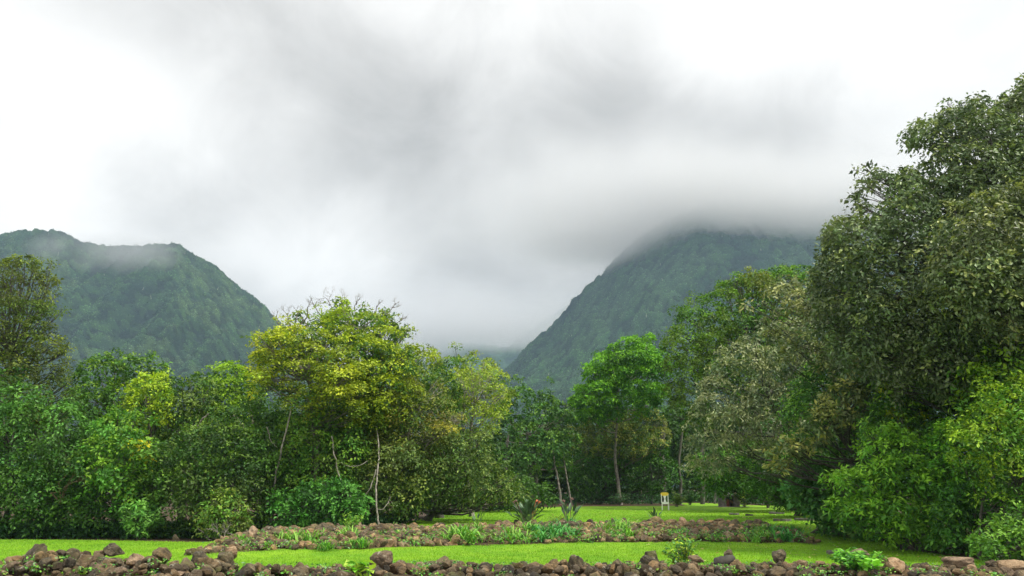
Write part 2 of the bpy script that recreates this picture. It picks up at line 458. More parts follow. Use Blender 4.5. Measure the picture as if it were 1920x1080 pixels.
N_LEAVES = [0]
def tree(name, label, cat, base, poly, Y, r=0.9, depth=2.0, pal=((0.03, 0.075, 0.02),), tip=(0.1, 0.2, 0.03), tipfrac=0.2, leaf=0.15, aspect=0.5,
         dens=70, bark=None, trunk_r=0.18, leafmat=None, group=None, seed=1, back=0.5, limbs=0.5, stems=1, polys=None, **kw):
    rng = np.random.default_rng(seed)
    if len(base) == 3: B = np.array(base, float)
    else:
        g = at(base[0], 940, base[1]); B = np.array([g[0], base[1], 0.0]); B[2] = float(ground_z(B[0], B[1])) - 0.06
    lobes = poly_lobes(rng, poly, Y, r, depth, back=back)
    groups = [(lobes, pal, tip, tipfrac)]
    for (pl, Y2, pal2, tip2, tf2) in (polys or []):
        groups.append((poly_lobes(rng, pl, Y2, r, depth * 0.5, back=back * 0.6), pal2, tip2, tf2))
    VV, CC = [], []
    for (lb, p_, t_, f_) in groups:
        fr = [(c, q) for c, q, k in lb if k == 0]; bk = [(c, q) for c, q, k in lb if k == 1]
        v, c = grow_leaves(rng, fr, p_, t_, f_, leaf, aspect, dens, **kw); VV.append(v); CC.append(c)
        if bk:
            k2 = dict(kw); v, c = grow_leaves(rng, bk, p_, t_, f_, leaf * 1.7, aspect * 1.1, dens * 0.3, **k2); VV.append(v); CC.append(c)
    VV = np.concatenate(VV); CC = np.concatenate(CC)
    gz = ground_z(VV[:, 0], VV[:, 1]) + 0.01
    bad = (VV[:, 2] < gz).reshape(-1, 4).any(1)
    VV = VV.reshape(-1, 4, 3)[~bad].reshape(-1, 3); CC = CC[~bad]
    N_LEAVES[0] += len(CC)
    t = thing(name, label, cat, B, group)
    link('crown', leaves_mesh('crown', VV, CC, leafmat or LEAF, B), t)
    # trunk and limbs
    allb = [(c, q) for (lb, *_) in groups for c, q, k in lb]
    cen = np.mean([c for c, _ in allb], 0); cen[1] = max(cen[1], Y - depth * 0.3)
    tb = Tubes()
    for k in range(stems):
        b0 = B + (rng.normal(0, 0.25, 3) * [1, 1, 0] if k else 0)
        top = cen + np.array([rng.normal(0, 0.5) * (k > 0), 0, 0.15 * (max(c[2] for c, _ in allb) - cen[2])])
        P = curve_pts(b0, top, rng.normal(0, 0.2, 3) * [1, 1, 0], 12, rng, 0.03)
        R = np.linspace(trunk_r, trunk_r * 0.35, 12) * rng.uniform(0.7, 1.1); R[0] *= 1.5; R[1] *= 1.12
        tb.add(P, R, 8)
        for (c, q) in allb:
            if rng.random() < limbs / stems:
                i = int(np.clip(np.searchsorted(P[:, 2], c[2] - rng.uniform(0.4, 1.6) * max(1, q)), 2, 10))
                L = np.linalg.norm(c - P[i])
                Q = curve_pts(P[i], c, (0, 0, -0.08 * L), 7, rng, 0.04 * L / 3)
                r0 = min(R[i] * 0.5, 0.02 + 0.010 * L)
                tb.add(Q, np.linspace(r0, 0.012, 7), 5)
                for _ in range(3):
                    e = c + rand_unit(rng, 1)[0] * q * 0.9
                    tb.add(curve_pts(Q[4], e, rng.normal(0, 0.1, 3), 4, rng), np.linspace(r0 * 0.4, 0.006, 4), 4)
    link('trunk', tb.mesh('trunk', bark or BARK_DARK, B), t)
    return t, lobes


# ---------------------------------------------------------------- mountains
def worley(x, y, cell, seed):
    """nearest feature distance (0..1) and a random value per cell"""
    gx, gy = np.floor(x / cell), np.floor(y / cell)
    best = np.full(x.shape, 9.0); val = np.zeros(x.shape); val2 = np.zeros(x.shape)
    for a in (-1, 0, 1):
        for b in (-1, 0, 1):
            cx, cy = gx + a, gy + b
            jx = hash3(cx, cy, cx * 0 + seed); jy = hash3(cx, cy, cx * 0 + seed + 7)
            sz = 0.75 + 0.5 * hash3(cx, cy, cx * 0 + seed + 3)
            d = np.hypot(x / cell - cx - jx, y / cell - cy - jy) / sz
            m = d < best
            best = np.where(m, d, best)
            val = np.where(m, hash3(cx, cy, cx * 0 + seed + 11), val)
            val2 = np.where(m, hash3(cx, cy, cx * 0 + seed + 19), val2)
    return best, val, val2

M_ROCKY, _ns, _ln = new_mat('wooded_slope')
_o = _ns.new('ShaderNodeOutputMaterial'); _b = _ns.new('ShaderNodeBsdfPrincipled'); _b.inputs['Roughness'].default_value = 1.0
_b.inputs['Specular IOR Level'].default_value = 0.0
_at = N(_ns, 'ShaderNodeAttribute', attribute_name='col'); _ln.new(_at.outputs['Color'], _b.inputs['Base Color'])
_tc = _ns.new('ShaderNodeTexCoord'); _nz = N(_ns, 'ShaderNodeTexNoise', inputs={'Scale': 0.5, 'Detail': 5.0, 'Roughness': 0.7})
_ln.new(_tc.outputs['Object'], _nz.inputs['Vector'])
_bp = N(_ns, 'ShaderNodeBump'); _bp.inputs['Strength'].default_value = 1.0; _bp.inputs['Distance'].default_value = 1.2
_ln.new(_nz.outputs[0], _bp.inputs['Height']); _ln.new(_bp.outputs[0], _b.inputs['Normal']); _ln.new(_b.outputs[0], _o.inputs['Surface'])
M_CANOPY = mat_leaf('canopy_leaf', 0.7, 0.15, 0.15)

def mountain(name, wood, ridge, Yr, Yf, seed, pal, step=1.8, cell=8.0, tufts=150000, relief=26, concave=0.35, leanx=0.0):
    """ridge: outline (px, py) of the crest, standing at distance Yr; the slope comes forward to Yf"""
    rng = np.random.default_rng(seed)
    R = np.array(ridge, float)
    px = np.arange(R[0, 0], R[-1, 0], step * FX / Yr)
    py = np.interp(px, R[:, 0], R[:, 1])
    top = np.array([at(a, b, Yr) for a, b in zip(px, py)])
    h = top[:, 2].max()
    nv = int(math.hypot(Yr - Yf, h) / step)
    v = np.linspace(0, 1, nv)[None, :]                    # 0 crest .. 1 foot
    X = top[:, 0][:, None] * (1 - v) + (top[:, 0][:, None] * Yf / Yr + leanx * v) * v
    Y = Yr + (Yf - Yr) * v + 0 * X
    prof = (1 - v) ** (1 + concave)
    Zt = top[:, 2][:, None]
    n = fbm(X / 95 + seed, Y / 150, o=4) - 0.5
    n2 = np.abs(fbm(X / 60 + 3 * seed, Y / 260 + X / 200, o=3) - 0.5)
    Z = Zt * prof + (n * 1.5 + 0.6 - n2 * 4.6) * relief * np.sin(np.pi * np.clip(v * 1.0, 0, 1)) ** 0.7 * np.clip(Zt / h, 0.15, 1)
    # the far side, so that the crest has thickness
    nb = 26
    vb = np.linspace(1, 0.04, nb)[None, :]
    Xb = top[:, 0][:, None] + 0 * vb; Yb = Yr + vb * 260 + 0 * Xb; Zb = Zt * (1 - vb * 0.75)
    X = np.hstack([Xb, X]); Y = np.hstack([Yb, Y]); Z = np.hstack([Zb, Z])
    # tree crowns
    s = np.cumsum(np.hstack([np.zeros((len(px), 1)), np.hypot(np.diff(Y, axis=1), np.diff(Z, axis=1))]), 1)
    d1, v1, v2 = worley(X, s * 0.9, cell, seed)
    d2, w1, _ = worley(X + 50, s * 0.9, cell * 0.45, seed + 5)
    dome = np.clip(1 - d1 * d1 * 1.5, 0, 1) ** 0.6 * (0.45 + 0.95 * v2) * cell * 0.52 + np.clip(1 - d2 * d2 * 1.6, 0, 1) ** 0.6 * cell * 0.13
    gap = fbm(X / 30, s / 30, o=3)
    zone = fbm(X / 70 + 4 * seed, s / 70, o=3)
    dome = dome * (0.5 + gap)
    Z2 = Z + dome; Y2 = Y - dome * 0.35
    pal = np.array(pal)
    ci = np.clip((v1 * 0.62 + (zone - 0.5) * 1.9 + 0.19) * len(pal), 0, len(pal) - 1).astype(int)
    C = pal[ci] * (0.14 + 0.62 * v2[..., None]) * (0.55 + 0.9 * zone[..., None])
    V = np.stack([X, Y2, Z2], -1).reshape(-1, 3)
    nx, ny = X.shape
    i, j = np.meshgrid(np.arange(nx - 1), np.arange(ny - 1), indexing='ij')
    F = np.stack([i * ny + j, i * ny + j + 1, (i + 1) * ny + j + 1, (i + 1) * ny + j], -1).reshape(-1, 4)
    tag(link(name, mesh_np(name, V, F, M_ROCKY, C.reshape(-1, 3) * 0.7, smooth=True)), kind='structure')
    # foliage clumps over the crowns
    k = rng.integers(0, (nx - 1) * (ny - 1), tufts * 2)
    a, b = k // (ny - 1), k % (ny - 1)
    acc = rng.random(len(k)) < np.clip(0.25 + dome[a, b] / (cell * 0.5), 0.1, 1)
    ppx = 960 + X[a, b] / Y[a, b] * FX
    acc &= (ppx > -420) & (ppx < 2350) & (b > nb - 8)
    a, b = a[acc][:tufts], b[acc][:tufts]
    f1, f2 = rng.random(len(a))[:, None], rng.random(len(a))[:, None]
    G = V.reshape(nx, ny, 3)
    P = G[a, b] * (1 - f1) * (1 - f2) + G[a + 1, b] * f1 * (1 - f2) + G[a, b + 1] * (1 - f1) * f2 + G[a + 1, b + 1] * f1 * f2
    P = P + rng.normal(0, 0.5, P.shape) + np.array([0, -0.3, 0.45])
    nn = unit(rng.normal(0, 0.6, P.shape) + np.array([0, -0.35, 0.8]))
    T = rand_unit(rng, len(P))
    L = rng.uniform(0.8, 2.1, len(P)) * cell / 8
    VV = leaf_quads(P, nn, T, L, L * 0.75)
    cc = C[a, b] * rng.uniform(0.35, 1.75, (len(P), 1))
    # bare pale trunks standing out of the wood
    tb_V, tb_F = [], []
    sel = rng.choice(len(P), 70, replace=False)
    Q = P[sel]; hgt = rng.uniform(3, 8, len(Q)); w = rng.uniform(0.15, 0.32, len(Q))
    ang = rng.uniform(0, 3.14, len(Q)); lean = rng.normal(0, 0.8, (len(Q), 2))
    Vt = np.empty((len(Q), 4, 3))
    tr = []
    for q, hh, ww, ln_ in zip(Q, hgt, w, lean):
        tr.append(np.array([[q[0] - ww, q[1], q[2]], [q[0] + ww, q[1], q[2]], [q[0] + ln_[0] + ww * .4, q[1] + ln_[1], q[2] + hh * .7], [q[0] + ln_[0] - ww * .4, q[1] + ln_[1], q[2] + hh * .7]]))
        tr.append(np.array([[q[0], q[1] - ww, q[2]], [q[0], q[1] + ww, q[2]], [q[0] + ln_[0], q[1] + ln_[1] + ww * .4, q[2] + hh * .7], [q[0] + ln_[0], q[1] + ln_[1] - ww * .4, q[2] + hh * .7]]))
    tr = np.concatenate(tr)
    VV = np.concatenate([VV, tr]); cc = np.concatenate([cc, np.ones((len(tr) // 4, 3)) * [0.30, 0.30, 0.27]])
    o = link(wood, leaves_mesh(wood, VV, cc, M_CANOPY, (0, 0, 0)))
    return o

PAL_M = [(0.022, 0.062, 0.030), (0.030, 0.080, 0.032), (0.048, 0.112, 0.036), (0.036, 0.09, 0.034), (0.06, 0.135, 0.04), (0.042, 0.10, 0.04), (0.07, 0.13, 0.045)]
PAL_R = [(0.018, 0.064, 0.028), (0.024, 0.078, 0.028), (0.032, 0.092, 0.030), (0.036, 0.10, 0.03), (0.048, 0.12, 0.034), (0.05, 0.11, 0.042)]
o = mountain('mountain', 'hillside_forest', [(-700, 560), (-400, 500), (-200, 470), (-60, 455), (0, 448), (35, 439), (80, 437), (118, 441), (150, 457), (200, 467), (250, 466), (300, 464), (322, 461), (336, 462), (352, 474), (375, 489), (405, 503), (425, 520), (450, 543), (480, 565), (505, 590), (530, 612), (580, 660), (650, 720), (760, 790)],
             1000, 560, 3, PAL_M, tufts=230000, cell=8)
tag(o, 'broken canopy of hazy rainforest over the rounded green mountain', 'forest', kind='stuff')
o = mountain('mountain', 'hillside_forest', [(840, 820), (900, 752), (955, 690), (1000, 645), (1050, 600), (1072, 572), (1100, 545), (1130, 518), (1160, 482), (1200, 450), (1250, 418), (1300, 398), (1400, 388), (1480, 388), (1540, 396), (1640, 398), (1800, 400), (2000, 430), (2300, 470), (2600, 520)],
             1050, 560, 12, PAL_R, tufts=280000, relief=22, cell=8)
tag(o, 'dark blue-green forest on the steep mountain whose crest is lost in cloud', 'forest', kind='stuff')
o = mountain('mountain', 'hillside_forest', [(560, 730), (680, 690), (800, 648), (850, 640), (900, 650), (950, 655), (990, 625), (1030, 598), (1090, 560), (1200, 520), (1400, 520)],
             1750, 1250, 21, PAL_R, step=5, cell=10, tufts=50000)
tag(o, 'forest on the distant valley ridge faint under low cloud', 'forest', kind='stuff')

# ---------------------------------------------------------------- trees and shrubs
DK = [(0.024, 0.066, 0.018), (0.032, 0.080, 0.020), (0.020, 0.054, 0.020)]
MD = [(0.030, 0.085, 0.018), (0.038, 0.10, 0.02), (0.024, 0.07, 0.02)]
BG = [(0.035, 0.10, 0.040), (0.028, 0.085, 0.032), (0.04, 0.11, 0.036)]          # bluish green
OL = [(0.075, 0.10, 0.03), (0.10, 0.10, 0.04), (0.055, 0.09, 0.03)]
g_wood = 'trees along the edge of the wood'
# --- left
tree('feathery_tree', 'tall airy grey-green tree with visible dark limbs at the far left, against the mountain', 'tree', (-10, 36.5),
     [(-80, 560), (-20, 495), (15, 478), (45, 470), (78, 485), (100, 512), (90, 545), (118, 570), (100, 600), (128, 640), (118, 690), (140, 740), (100, 800), (20, 820), (-80, 800)], 36, r=0.62, depth=1.6,
     pal=[(0.06, 0.085, 0.035), (0.045, 0.07, 0.03), (0.05, 0.09, 0.03)], tip=(0.14, 0.19, 0.05), tipfrac=0.18, leaf=0.13, dens=75, leafmat=LEAF_SOFT, limbs=0.9, seed=11, back=0.4, trunk_r=0.26, flat=0.8)
tree('leafy_tree', 'dense dark green tree at the left edge, its foliage reaching down to the lawn', 'tree', (10, 34.5),
     [(-90, 720), (20, 705), (90, 725), (150, 760), (175, 820), (150, 900), (110, 1004), (-90, 1006)], 33.5, r=0.85, depth=1.6,
     pal=BG + DK, tip=(0.08, 0.19, 0.05), tipfrac=0.2, leaf=0.16, seed=12, dens=65)
tree('leafy_tree', 'rounded mid-green tree below the left mountain, behind the yellow-flushed crown', 'tree', (225, 42),
     [(135, 700), (160, 672), (205, 658), (260, 668), (305, 682), (325, 760), (300, 860), (180, 860), (130, 790)], 41, r=1.0, depth=2.0,
     pal=MD, tip=(0.11, 0.20, 0.03), tipfrac=0.25, leaf=0.18, seed=13, dens=52)
tree('flushed_tree', 'small tree flushed with yellow-green young leaves, left of the wood', 'tree', (262, 37),
     [(232, 745), (258, 705), (290, 690), (318, 712), (318, 770), (290, 812), (250, 800), (222, 785)], 36, r=0.55, depth=1.2,
     pal=[(0.06, 0.13, 0.02), (0.045, 0.10, 0.02)], tip=(0.24, 0.34, 0.025), tipfrac=0.6, leaf=0.15, seed=14)
tree('leafy_tree', 'bright mid-green tree with a few yellow leaves above the left lawn', 'tree', (215, 33.5),
     [(170, 800), (205, 770), (240, 762), (275, 790), (292, 850), (270, 915), (230, 950), (165, 935), (125, 880)], 32.8, r=0.62, depth=1.4,
     pal=[(0.035, 0.11, 0.028), (0.045, 0.125, 0.03), (0.03, 0.09, 0.03)], tip=(0.13, 0.24, 0.04), tipfrac=0.3, leaf=0.17, seed=15, dens=60, stems=2, trunk_r=0.09,
     polys=[([(225, 830), (285, 835), (290, 860), (240, 875)], 32.0, [(0.22, 0.24, 0.03), (0.05, 0.12, 0.03)], (0.4, 0.36, 0.04), 0.2)])
tree('leafy_tree', 'dark tree with pinkish-brown twigs between the yellow-flushed crown and the bright crown', 'tree', (345, 40),
     [(302, 715), (325, 690), (352, 683), (385, 700), (402, 760), (415, 840), (390, 900), (300, 900), (285, 800)], 39, r=0.9, depth=1.7,
     pal=DK + [(0.05, 0.085, 0.03)], tip=(0.12, 0.19, 0.04), tipfrac=0.25, leaf=0.17, seed=16, dens=55)
tree('flushed_tree', 'broad crown with bright yellow-green top just left of the big yellow tree', 'tree', (435, 44),
     [(378, 715), (400, 690), (415, 672), (440, 684), (480, 682), (500, 730), (498, 800), (470, 860), (385, 850), (370, 770)], 43, r=0.9, depth=1.8,
     pal=[(0.035, 0.09, 0.02), (0.028, 0.075, 0.02)], tip=(0.20, 0.34, 0.03), tipfrac=0.45, leaf=0.18, seed=17, dens=55)
tree('leafy_tree', 'dark thicket tree behind the left lawn, right of the small star-leaved shrub', 'tree', (390, 34),
     [(285, 850), (330, 800), (400, 790), (470, 795), (520, 830), (528, 1004), (275, 1008), (262, 930)], 33, r=0.8, depth=1.5,
     pal=DK + [(0.04, 0.075, 0.03)], tip=(0.09, 0.16, 0.04), tipfrac=0.22, leaf=0.15, seed=18, dens=68, stems=3, trunk_r=0.10)
tree('leafy_tree', 'low dark undergrowth tree behind the left lawn, under the dry tangled twigs', 'tree', (150, 34),
     [(60, 905), (120, 880), (200, 890), (280, 880), (300, 1006), (60, 1006)], 33.4, r=0.6, depth=1.2,
     pal=DK, tip=(0.06, 0.14, 0.03), tipfrac=0.15, leaf=0.15, seed=19, dens=68, stems=3, trunk_r=0.07)
tree('shrub', 'rounded star-leaved light green shrub at the back of the left lawn', 'shrub', (262, 31.6),
     [(228, 975), (232, 948), (255, 936), (285, 945), (296, 975), (285, 1004), (240, 1006)], 31.6, r=0.35, depth=0.6, back=0.6,
     pal=[(0.05, 0.15, 0.045), (0.04, 0.12, 0.04)], tip=(0.11, 0.24, 0.08), tipfrac=0.4, leaf=0.20, aspect=0.28, dens=95, seed=20, stems=3, trunk_r=0.03, spray_r=0.2)
tree('shrub', 'fresh green bushy shrub behind the left end of the rock wall', 'shrub', (575, 31.6),
     [(500, 960), (512, 925), (548, 930), (572, 895), (610, 912), (655, 900), (690, 940), (670, 985), (520, 992)], 31.6, r=0.42, depth=0.6, back=0.6,
     pal=[(0.026, 0.10, 0.026), (0.022, 0.08, 0.024)], tip=(0.06, 0.18, 0.045), tipfrac=0.35, leaf=0.17, dens=65, flat=0.6, seed=21, stems=3, trunk_r=0.04)
tree('shrub', 'pale speckled shrub with dry twigs at the right end of the left lawn', 'shrub', (415, 31.0),
     [(370, 960), (390, 920), (430, 915), (470, 950), (460, 1000), (380, 1006)], 31.2, r=0.4, depth=0.7, back=0.6,
     pal=[(0.05, 0.12, 0.03), (0.08, 0.12, 0.05)], tip=(0.16, 0.22, 0.07), tipfrac=0.3, leaf=0.14, dens=70, seed=22, stems=4, trunk_r=0.03, bark=BARK_PALE)

# --- centre
YP = [(0.045, 0.095, 0.024), (0.03, 0.075, 0.022), (0.075, 0.125, 0.026), (0.028, 0.07, 0.024)]
tree('yellow_tree', 'large tree with flat tiers of vivid yellow-green foliage, in the middle of the wood edge', 'tree', (585, 34.5),
     [(478, 655), (496, 618), (540, 604), (600, 606), (640, 628), (672, 660), (700, 700), (698, 770), (650, 810), (600, 790), (560, 800), (540, 762), (500, 742), (470, 712)], 33.5, r=0.62, depth=1.9,
     pal=YP, tip=(0.25, 0.31, 0.045), tipfrac=0.55, tipbias=1.8, leaf=0.13, aspect=0.5, dens=120, back=0.9, seed=31, flat=0.42, updir=1.3, jit=0.35, droop=0.15, bark=BARK_GREY, trunk_r=0.24, shell=(0.8, 1.1),
     polys=[([(600, 690), (660, 680), (690, 720), (640, 760), (590, 740)], 31.8, [(0.12, 0.17, 0.025), (0.06, 0.11, 0.024)], (0.28, 0.32, 0.04), 0.6), ([(480, 625), (520, 604), (590, 604), (600, 625), (560, 650), (515, 700), (500, 735), (470, 715)], 32.6, [(0.16, 0.215, 0.03), (0.12, 0.18, 0.028), (0.06, 0.11, 0.026)], (0.34, 0.37, 0.04), 0.65)])
tree('vine_covered_tree', 'tallest middle tree, dark green with yellow-green sprays and bare twigs on top', 'tree', (665, 37.5),
     [(515, 600), (560, 588), (600, 585), (622, 562), (660, 566), (700, 574), (735, 580), (752, 615), (772, 645), (790, 690), (785, 760), (770, 830), (700, 850), (640, 820), (600, 700)], 36.5, r=0.72, depth=2.3,
     pal=[(0.024, 0.065, 0.022), (0.03, 0.08, 0.02), (0.07, 0.13, 0.022), (0.02, 0.055, 0.024)], tip=(0.24, 0.32, 0.03), tipfrac=0.42, tipbias=1.4, leaf=0.14, dens=115, back=0.8, seed=32, flat=0.6, updir=1.0, bark=BARK_GREY, trunk_r=0.26,
     polys=[([(620, 620), (700, 620), (770, 660), (790, 740), (770, 800), (700, 810), (640, 760), (660, 700)], 34.0, [(0.06, 0.12, 0.022), (0.035, 0.09, 0.022), (0.028, 0.075, 0.026)], (0.26, 0.33, 0.03), 0.5)])
tree('olive_tree', 'olive-brown tree with bare curling branches, right of the yellow tree', 'tree', (745, 35.5),
     [(700, 730), (735, 700), (770, 690), (812, 700), (850, 735), (862, 800), (830, 850), (800, 890), (740, 900), (700, 860), (685, 790)], 34.8, r=0.66, depth=1.7,
     pal=OL + [(0.035, 0.075, 0.025)], tip=(0.15, 0.17, 0.05), tipfrac=0.3, leaf=0.12, dens=85, seed=33, bark=BARK_PALE, trunk_r=0.14, stems=2, limbs=0.8, flat=0.7,
     polys=[([(800, 790), (850, 785), (855, 815), (800, 815)], 33.6, [(0.14, 0.15, 0.04), (0.11, 0.13, 0.04)], (0.26, 0.24, 0.05), 0.25)])
tree('pale_yellow_tree', 'pale yellow-olive tree with open branching, right of the dark vine pillar', 'tree', (885, 39.5),
     [(848, 720), (860, 690), (900, 672), (930, 690), (950, 730), (935, 790), (925, 815), (870, 812), (845, 780)], 38.5, r=0.62, depth=1.3,
     pal=[(0.12, 0.19, 0.05), (0.10, 0.17, 0.04), (0.08, 0.14, 0.035)], tip=(0.22, 0.28, 0.06), tipfrac=0.5, leaf=0.12, dens=75, seed=34, bark=BARK_PALE, trunk_r=0.14, limbs=0.9, flat=0.5, updir=1.1)
tree('ivy_column_tree', 'dark vine-wrapped tree column between the olive and pale yellow trees', 'tree', (825, 38),
     [(790, 700), (830, 690), (862, 715), (860, 800), (850, 870), (800, 880), (785, 790)], 37.2, r=0.7, depth=1.2,
     pal=DK, tip=(0.12, 0.20, 0.03), tipfrac=0.15, leaf=0.14, dens=70, seed=35)
tree('drooping_tree', 'dark grey-green tree whose long boughs sweep down over the upper lawn', 'tree', (800, 35.5),
     [(748, 880), (790, 820), (860, 800), (925, 815), (935, 855), (960, 890), (992, 932), (960, 930), (930, 940), (900, 945), (850, 935), (800, 950), (745, 940)], 34.6, r=0.55, depth=1.5,
     pal=[(0.035, 0.075, 0.028), (0.028, 0.065, 0.026), (0.045, 0.085, 0.035)], tip=(0.13, 0.18, 0.08), tipfrac=0.3, leaf=0.15, aspect=0.42, dens=85, seed=36, droop=0.7, back=0.35)
tree('understory_tree', 'dark shaded undergrowth tree below the yellow tree, hung with vines', 'tree', (640, 37),
     [(470, 780), (560, 765), (700, 800), (790, 820), (800, 960), (780, 985), (480, 1000)], 36.2, r=0.9, depth=1.3,
     pal=DK, tip=(0.05, 0.13, 0.03), tipfrac=0.2, leaf=0.17, dens=58, seed=37, stems=5, trunk_r=0.12, bark=BARK_GREY)
tree('understory_tree', 'mid-green tree between the dark thicket and the yellow tree', 'tree', (490, 38),
     [(420, 780), (470, 740), (520, 745), (560, 790), (550, 860), (500, 900), (430, 880)], 37, r=0.75, depth=1.3,
     pal=MD, tip=(0.10, 0.18, 0.04), tipfrac=0.25, leaf=0.15, dens=60, seed=38, bark=BARK_PALE, trunk_r=0.09)
tree('leafy_tree', 'green crown sloping down behind the olive and pale yellow trees', 'tree', (830, 48),
     [(745, 640), (790, 650), (830, 655), (870, 662), (905, 668), (950, 690), (970, 760), (860, 790), (760, 760)], 46, r=0.95, depth=1.6,
     pal=[(0.05, 0.11, 0.025), (0.08, 0.13, 0.03), (0.035, 0.09, 0.025)], tip=(0.22, 0.27, 0.04), tipfrac=0.4, leaf=0.17, dens=52, seed=39, flat=0.6)

tree('vine_covered_tree', 'dense dark green tree hung with creepers, filling the middle below the tallest crown', 'tree', (650, 36.2),
     [(560, 760), (610, 720), (680, 740), (740, 800), (760, 870), (740, 930), (690, 940), (620, 900), (570, 850)], 34.9, r=0.62, depth=1.3,
     pal=[(0.03, 0.085, 0.028), (0.035, 0.09, 0.022), (0.06, 0.10, 0.03)], tip=(0.14, 0.22, 0.035), tipfrac=0.35, leaf=0.14, dens=85, seed=40, flat=0.7, droop=0.5)
tree('grey_green_tree', 'grey-green hanging foliage tree behind the knotty pale trunk', 'tree', (740, 34.6),
     [(690, 850), (740, 820), (790, 830), (810, 880), (790, 950), (740, 975), (690, 960), (670, 900)], 33.4, r=0.55, depth=1.0,
     pal=[(0.05, 0.09, 0.04), (0.065, 0.10, 0.045), (0.04, 0.085, 0.03)], tip=(0.16, 0.2, 0.07), tipfrac=0.25, leaf=0.14, dens=80, seed=45, droop=0.6, back=0.2)
tree('leafy_tree', 'mid-green leafy tree under the yellow tiers, hiding the foot of their trunk', 'tree', (600, 34.2),
     [(520, 800), (560, 765), (620, 775), (680, 800), (690, 860), (660, 930), (600, 960), (540, 930), (525, 870)], 33.3, r=0.55, depth=0.9,
     pal=[(0.035, 0.10, 0.025), (0.045, 0.115, 0.028), (0.055, 0.10, 0.03)], tip=(0.13, 0.23, 0.04), tipfrac=0.3, leaf=0.14, dens=80, seed=46, droop=0.4, flat=0.7)
tree('leafy_tree', 'low dark foliage closing the gap beneath the drooping boughs', 'tree', (860, 46),
     [(760, 900), (830, 880), (930, 880), (990, 900), (1040, 920), (1040, 948), (900, 952), (760, 962)], 45, r=0.8, depth=1.0,
     pal=DK, tip=(0.06, 0.13, 0.03), tipfrac=0.2, leaf=0.18, dens=50, seed=47, stems=3, trunk_r=0.07)
# --- behind the upper lawn
tree('leafy_tree', 'dark green domed tree left of the bright green tree, behind the upper lawn', 'tree', (1010, 57),
     [(938, 760), (950, 728), (985, 712), (1015, 716), (1045, 735), (1075, 765), (1092, 820), (1070, 880), (1000, 900), (930, 880), (915, 820)], 56, r=1.25, depth=2.6,
     pal=[(0.028, 0.08, 0.032), (0.022, 0.065, 0.026)], tip=(0.10, 0.20, 0.045), tipfrac=0.3, leaf=0.22, dens=42, seed=41, stems=3, bark=BARK_GREY, trunk_r=0.16, flat=0.7)
tree('bright_green_tree', 'vivid green tree with cauliflower crown on one tall pale trunk, behind the upper lawn', 'tree', (1163, 58),
     [(1095, 700), (1104, 668), (1132, 655), (1150, 640), (1165, 628), (1205, 624), (1235, 636), (1250, 665), (1256, 700), (1250, 740), (1225, 775), (1185, 790), (1140, 795), (1095, 800), (1072, 770), (1068, 738), (1090, 722)], 57.5, r=0.9, depth=2.6,
     pal=[(0.032, 0.105, 0.018), (0.026, 0.09, 0.018), (0.04, 0.125, 0.02)], tip=(0.11, 0.27, 0.02), tipfrac=0.45, tipbias=1.5, leaf=0.19, dens=100, seed=42, back=0.7, bark=BARK_GREY, trunk_r=0.18, flat=0.62, limbs=0.6, shell=(0.85, 1.08))
tree('leafy_tree', 'dull pale-leaved tree whose branches show under the bright green crown', 'tree', (1150, 61),
     [(1085, 790), (1150, 770), (1240, 770), (1262, 830), (1200, 860), (1110, 860), (1070, 830)], 60, r=0.9, depth=1.2,
     pal=[(0.07, 0.10, 0.035), (0.04, 0.08, 0.03)], tip=(0.2, 0.22, 0.08), tipfrac=0.35, leaf=0.18, dens=38, seed=43, back=0.2, bark=BARK_GREY)
tree('leafy_tree', 'shaded low tree around the tall pale trunk, behind the upper lawn', 'tree', (1120, 62),
     [(1060, 870), (1100, 840), (1170, 850), (1250, 830), (1275, 880), (1260, 925), (1180, 915), (1080, 925)], 61, r=1.0, depth=1.3,
     pal=[(0.024, 0.075, 0.02), (0.02, 0.06, 0.02)], tip=(0.06, 0.16, 0.03), tipfrac=0.25, leaf=0.2, dens=42, seed=44, stems=3)
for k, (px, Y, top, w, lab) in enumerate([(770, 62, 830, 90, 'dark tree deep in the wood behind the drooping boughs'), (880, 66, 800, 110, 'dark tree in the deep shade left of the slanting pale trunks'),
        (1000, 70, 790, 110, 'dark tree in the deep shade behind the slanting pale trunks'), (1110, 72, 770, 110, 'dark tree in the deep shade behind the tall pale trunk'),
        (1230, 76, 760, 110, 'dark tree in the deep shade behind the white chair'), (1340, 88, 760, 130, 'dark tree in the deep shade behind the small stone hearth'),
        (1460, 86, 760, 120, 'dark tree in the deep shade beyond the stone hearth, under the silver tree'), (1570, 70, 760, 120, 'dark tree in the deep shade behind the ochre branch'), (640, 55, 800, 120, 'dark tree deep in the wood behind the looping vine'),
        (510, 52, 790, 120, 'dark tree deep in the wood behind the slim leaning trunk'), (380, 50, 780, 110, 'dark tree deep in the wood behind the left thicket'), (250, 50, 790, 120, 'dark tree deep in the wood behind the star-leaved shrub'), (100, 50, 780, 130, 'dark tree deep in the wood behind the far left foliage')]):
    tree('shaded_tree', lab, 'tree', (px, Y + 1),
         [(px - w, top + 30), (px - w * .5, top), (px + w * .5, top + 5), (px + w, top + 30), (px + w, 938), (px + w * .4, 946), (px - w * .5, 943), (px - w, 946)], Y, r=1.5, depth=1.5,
         pal=[(0.020, 0.052, 0.018), (0.026, 0.064, 0.020)], tip=(0.04, 0.1, 0.02), tipfrac=0.1, leaf=0.30, dens=26, seed=60 + k, back=0.3, stems=3, trunk_r=0.2, bark=BARK_GREY, limbs=0.3)
